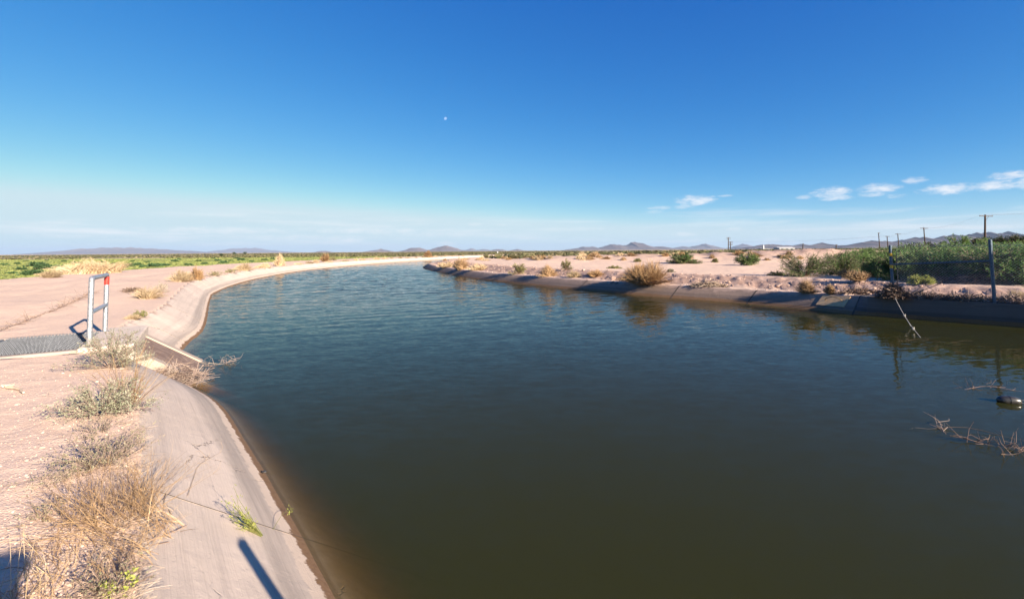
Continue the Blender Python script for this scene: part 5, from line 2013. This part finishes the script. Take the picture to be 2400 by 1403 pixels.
# ------------------------------------------------------------------ hills
def hills(sky, D, depth, label, seed, rough=.12):
    sky = np.array(sky, float)
    us = np.arange(sky[0, 0], sky[-1, 0] + .1, 1.6)
    vs = np.interp(us, sky[:, 0], sky[:, 1])
    pts = np.array([PD(u, v, D) for u, v in zip(us, vs)])
    z = np.maximum(pts[:, 2] * 1.12 + 8, 4) * (1 + .22 * fbm(us * .11, us * 0 + seed, 4, seed, .6))
    fade = np.minimum(1, np.minimum(us - us[0], us[-1] - us) / 12.0)
    m = 25
    w = np.linspace(-1, 1, m)
    X = pts[:, 0][:, None] + np.zeros(m)[None]
    Y = D + w[None] * depth + np.zeros(len(us))[:, None]
    prof = (1 - np.abs(w)) ** 1.25
    n1 = fbm(X / (depth * .22), Y / (depth * .4), 4, seed, .55)
    ridge = 1 - np.abs(n1) * 2
    Zz = z[:, None] * prof[None] * (1 + rough * 2.2 * (ridge - .7) * (1 - prof[None]) * 1.6)
    Zz = Zz * (fade[:, None] * .75 + .25) - 8 * (1 - prof[None]) - 4
    V = np.stack([X, Y, Zz], -1).reshape(-1, 3)
    i = np.arange(len(us) * m).reshape(len(us), m)
    Q = np.stack([i[:-1, :-1], i[1:, :-1], i[1:, 1:], i[:-1, 1:]], -1).reshape(-1, 4)
    o = MB().add(V, Q).build('hills', MAT['hill'], smooth=False)
    tag(o, label, kind='structure')


hills([(100, 595), (130, 591), (150, 588), (170, 587), (190, 585), (210, 585.5), (230, 582), (255, 583), (270, 582), (300, 582.5), (315, 582), (340, 584), (370, 584.5), (400, 587), (440, 588.5), (480, 591), (520, 593)], 15000, 1800, 'long pale mountain range on the horizon beyond the green field', 3)
hills([(480, 592), (520, 586), (545, 584), (570, 581), (585, 583), (600, 582), (625, 586), (650, 588), (700, 592)], 22000, 1900, 'faintest hazy peaks right of the pale range', 5)
hills([(735, 592), (752, 589), (765, 588.5), (778, 591)], 8000, 500, 'tiny dark hill on the horizon', 7)
hills([(850, 592), (872, 587.5), (885, 586), (893, 584.5), (903, 586), (915, 588), (930, 591)], 11000, 900, 'small peaked hill before the central range', 9)
hills([(935, 591), (950, 586), (958, 583), (968, 582), (982, 581.5), (990, 583), (1002, 587), (1010, 585), (1022, 581), (1034, 580), (1045, 577.5), (1058, 579), (1070, 582), (1082, 586), (1100, 588), (1130, 590)], 10000, 1000, 'blue rounded mountain with a flat topped neighbour left of centre', 11)
hills([(1070, 589), (1092, 586), (1105, 583), (1118, 586), (1130, 584.5), (1142, 585), (1155, 588), (1200, 589)], 17000, 1200, 'pale distant peaks behind the central plain', 13)
hills([(1135, 590), (1150, 586.5), (1166, 584.5), (1178, 585), (1190, 588), (1203, 586), (1213, 584.5), (1226, 587), (1245, 588), (1290, 589), (1340, 589)], 11000, 900, 'low dark blue hills in the middle of the horizon', 15)
hills([(1285, 590), (1320, 586.5), (1340, 584), (1352, 582), (1365, 579.5), (1378, 580), (1390, 579), (1402, 582), (1418, 579), (1430, 576), (1442, 573), (1450, 575), (1462, 577), (1470, 575), (1478, 572), (1486, 571), (1500, 572), (1510, 575), (1522, 578.5), (1532, 580), (1545, 578), (1558, 580), (1575, 583), (1610, 586)], 10000, 1300, 'broad jagged blue mountain range right of centre', 17)
hills([(1560, 586), (1580, 581.5), (1600, 578), (1614, 580), (1630, 576), (1642, 574), (1653, 571.5), (1664, 575), (1678, 579), (1690, 582), (1710, 585)], 14000, 1100, 'pale blue triangular peak beside the jagged range', 19)
hills([(1705, 584), (1722, 578), (1732, 575), (1740, 573), (1752, 575), (1766, 579), (1785, 583)], 16000, 1100, 'faint blue cone shaped hill behind the far poles', 21)
hills([(1735, 585), (1755, 580), (1775, 577), (1800, 574.5), (1815, 574), (1840, 576), (1858, 577.5), (1870, 575), (1880, 573), (1892, 577), (1902, 574.5), (1915, 572), (1927, 571), (1945, 574), (1965, 576), (1990, 577), (2010, 580)], 6500, 800, 'dark near hills behind the long white shed', 23)
hills([(1960, 582), (1990, 577), (2010, 572.5), (2030, 569), (2045, 567), (2065, 568), (2080, 567), (2095, 569.5), (2110, 567), (2122, 564), (2145, 561), (2170, 560), (2200, 561), (2240, 555), (2290, 553), (2330, 552), (2400, 551), (2480, 556)], 5200, 800, 'dark hill ridge rising behind the thicket and the poles', 25)


# ------------------------------------------------------------------ moon
def build_moon():
    import bmesh
    bm = bmesh.new()
    bmesh.ops.create_uvsphere(bm, u_segments=32, v_segments=24, radius=3.7 / F * 60000)
    me = bpy.data.meshes.new('moon')
    bm.to_mesh(me)
    bm.free()
    m, n = new_mat('moon')
    tc = n.n('ShaderNodeTexCoord').outputs['Object']
    df = n.n('ShaderNodeBsdfDiffuse')
    n.t.links.new(n.mix(n.step(n.noise(tc, .012, 4, .6), .4, .6), (0.035, 0.035, 0.04), (0.085, 0.085, 0.085)), df.inputs['Color'])
    ad = n.n('ShaderNodeAddShader')
    n.t.links.new(df.outputs[0], ad.inputs[0])
    n.t.links.new(n.n('ShaderNodeBsdfTransparent').outputs[0], ad.inputs[1])   # blue air light in front of the moon
    o_ = n.n('ShaderNodeOutputMaterial')
    n.t.links.new(ad.outputs[0], o_.inputs['Surface'])
    me.materials.append(m)
    o = link('moon', me)
    o.location = tuple(PD(1044, 278, 60000))
    tag(o, 'pale gibbous daytime moon high in the blue sky', 'moon')


build_moon()


# ------------------------------------------------------------------ behind the camera: the post, and an added pier, that throw shadows into the picture
def build_behind():
    b = np.array([1.02, .62])
    z = hz(*b)
    root = empty('gauge_post', (b[0], b[1], -.75))
    tag(root, 'steel pipe post at the water edge beside the viewer', 'post')
    tip = np.array([-1.69, 3.17, -.30])
    dist = np.linalg.norm(tip[:2] - b)
    h = tip[2] + dist * math.tan(SUN_EL) + .75
    MB().tube([(0, 0, -.6), (0, 0, h)], .043, 16).build('pipe', MAT['galv'], root, True)
    MB().tube([(0, 0, h), (0, 0, h + .02)], [.048, .025], 16).build('cap', MAT['galv'], root, True)
    root = empty('shadow_pier', (.455, -.60, 0), .3)  # unseen block added to cast the viewer's own shadow at the lower left
    tag(root, 'added square pier casting the shadow of the viewer', 'pier')
    bevel(MB().box((0, 0, .70), (.34, .34, 1.5)).build('shaft', MAT['conc_out'], root), .02)
    bevel(MB().box((0, 0, 1.49), (.40, .40, .08)).build('cap', MAT['conc_out'], root), .02)


build_behind()


# ------------------------------------------------------------------ haze
def build_haze():
    m = bpy.data.materials.new('haze')
    m.use_nodes = True
    n = N(m.node_tree)
    v = n.n('ShaderNodeVolumePrincipled')
    v.inputs['Color'].default_value = (0.42, 0.56, 0.78, 1)
    v.inputs['Density'].default_value = HAZE
    v.inputs['Anisotropy'].default_value = 0.0
    o_ = n.n('ShaderNodeOutputMaterial')
    n.t.links.new(v.outputs[0], o_.inputs['Volume'])
    o = MB().box((0, 0, 170), (56000, 56000, 350)).build('haze', m)
    tag(o, 'thin blue haze over the whole plain', kind='stuff')


HAZE = 3.6e-5
build_haze()
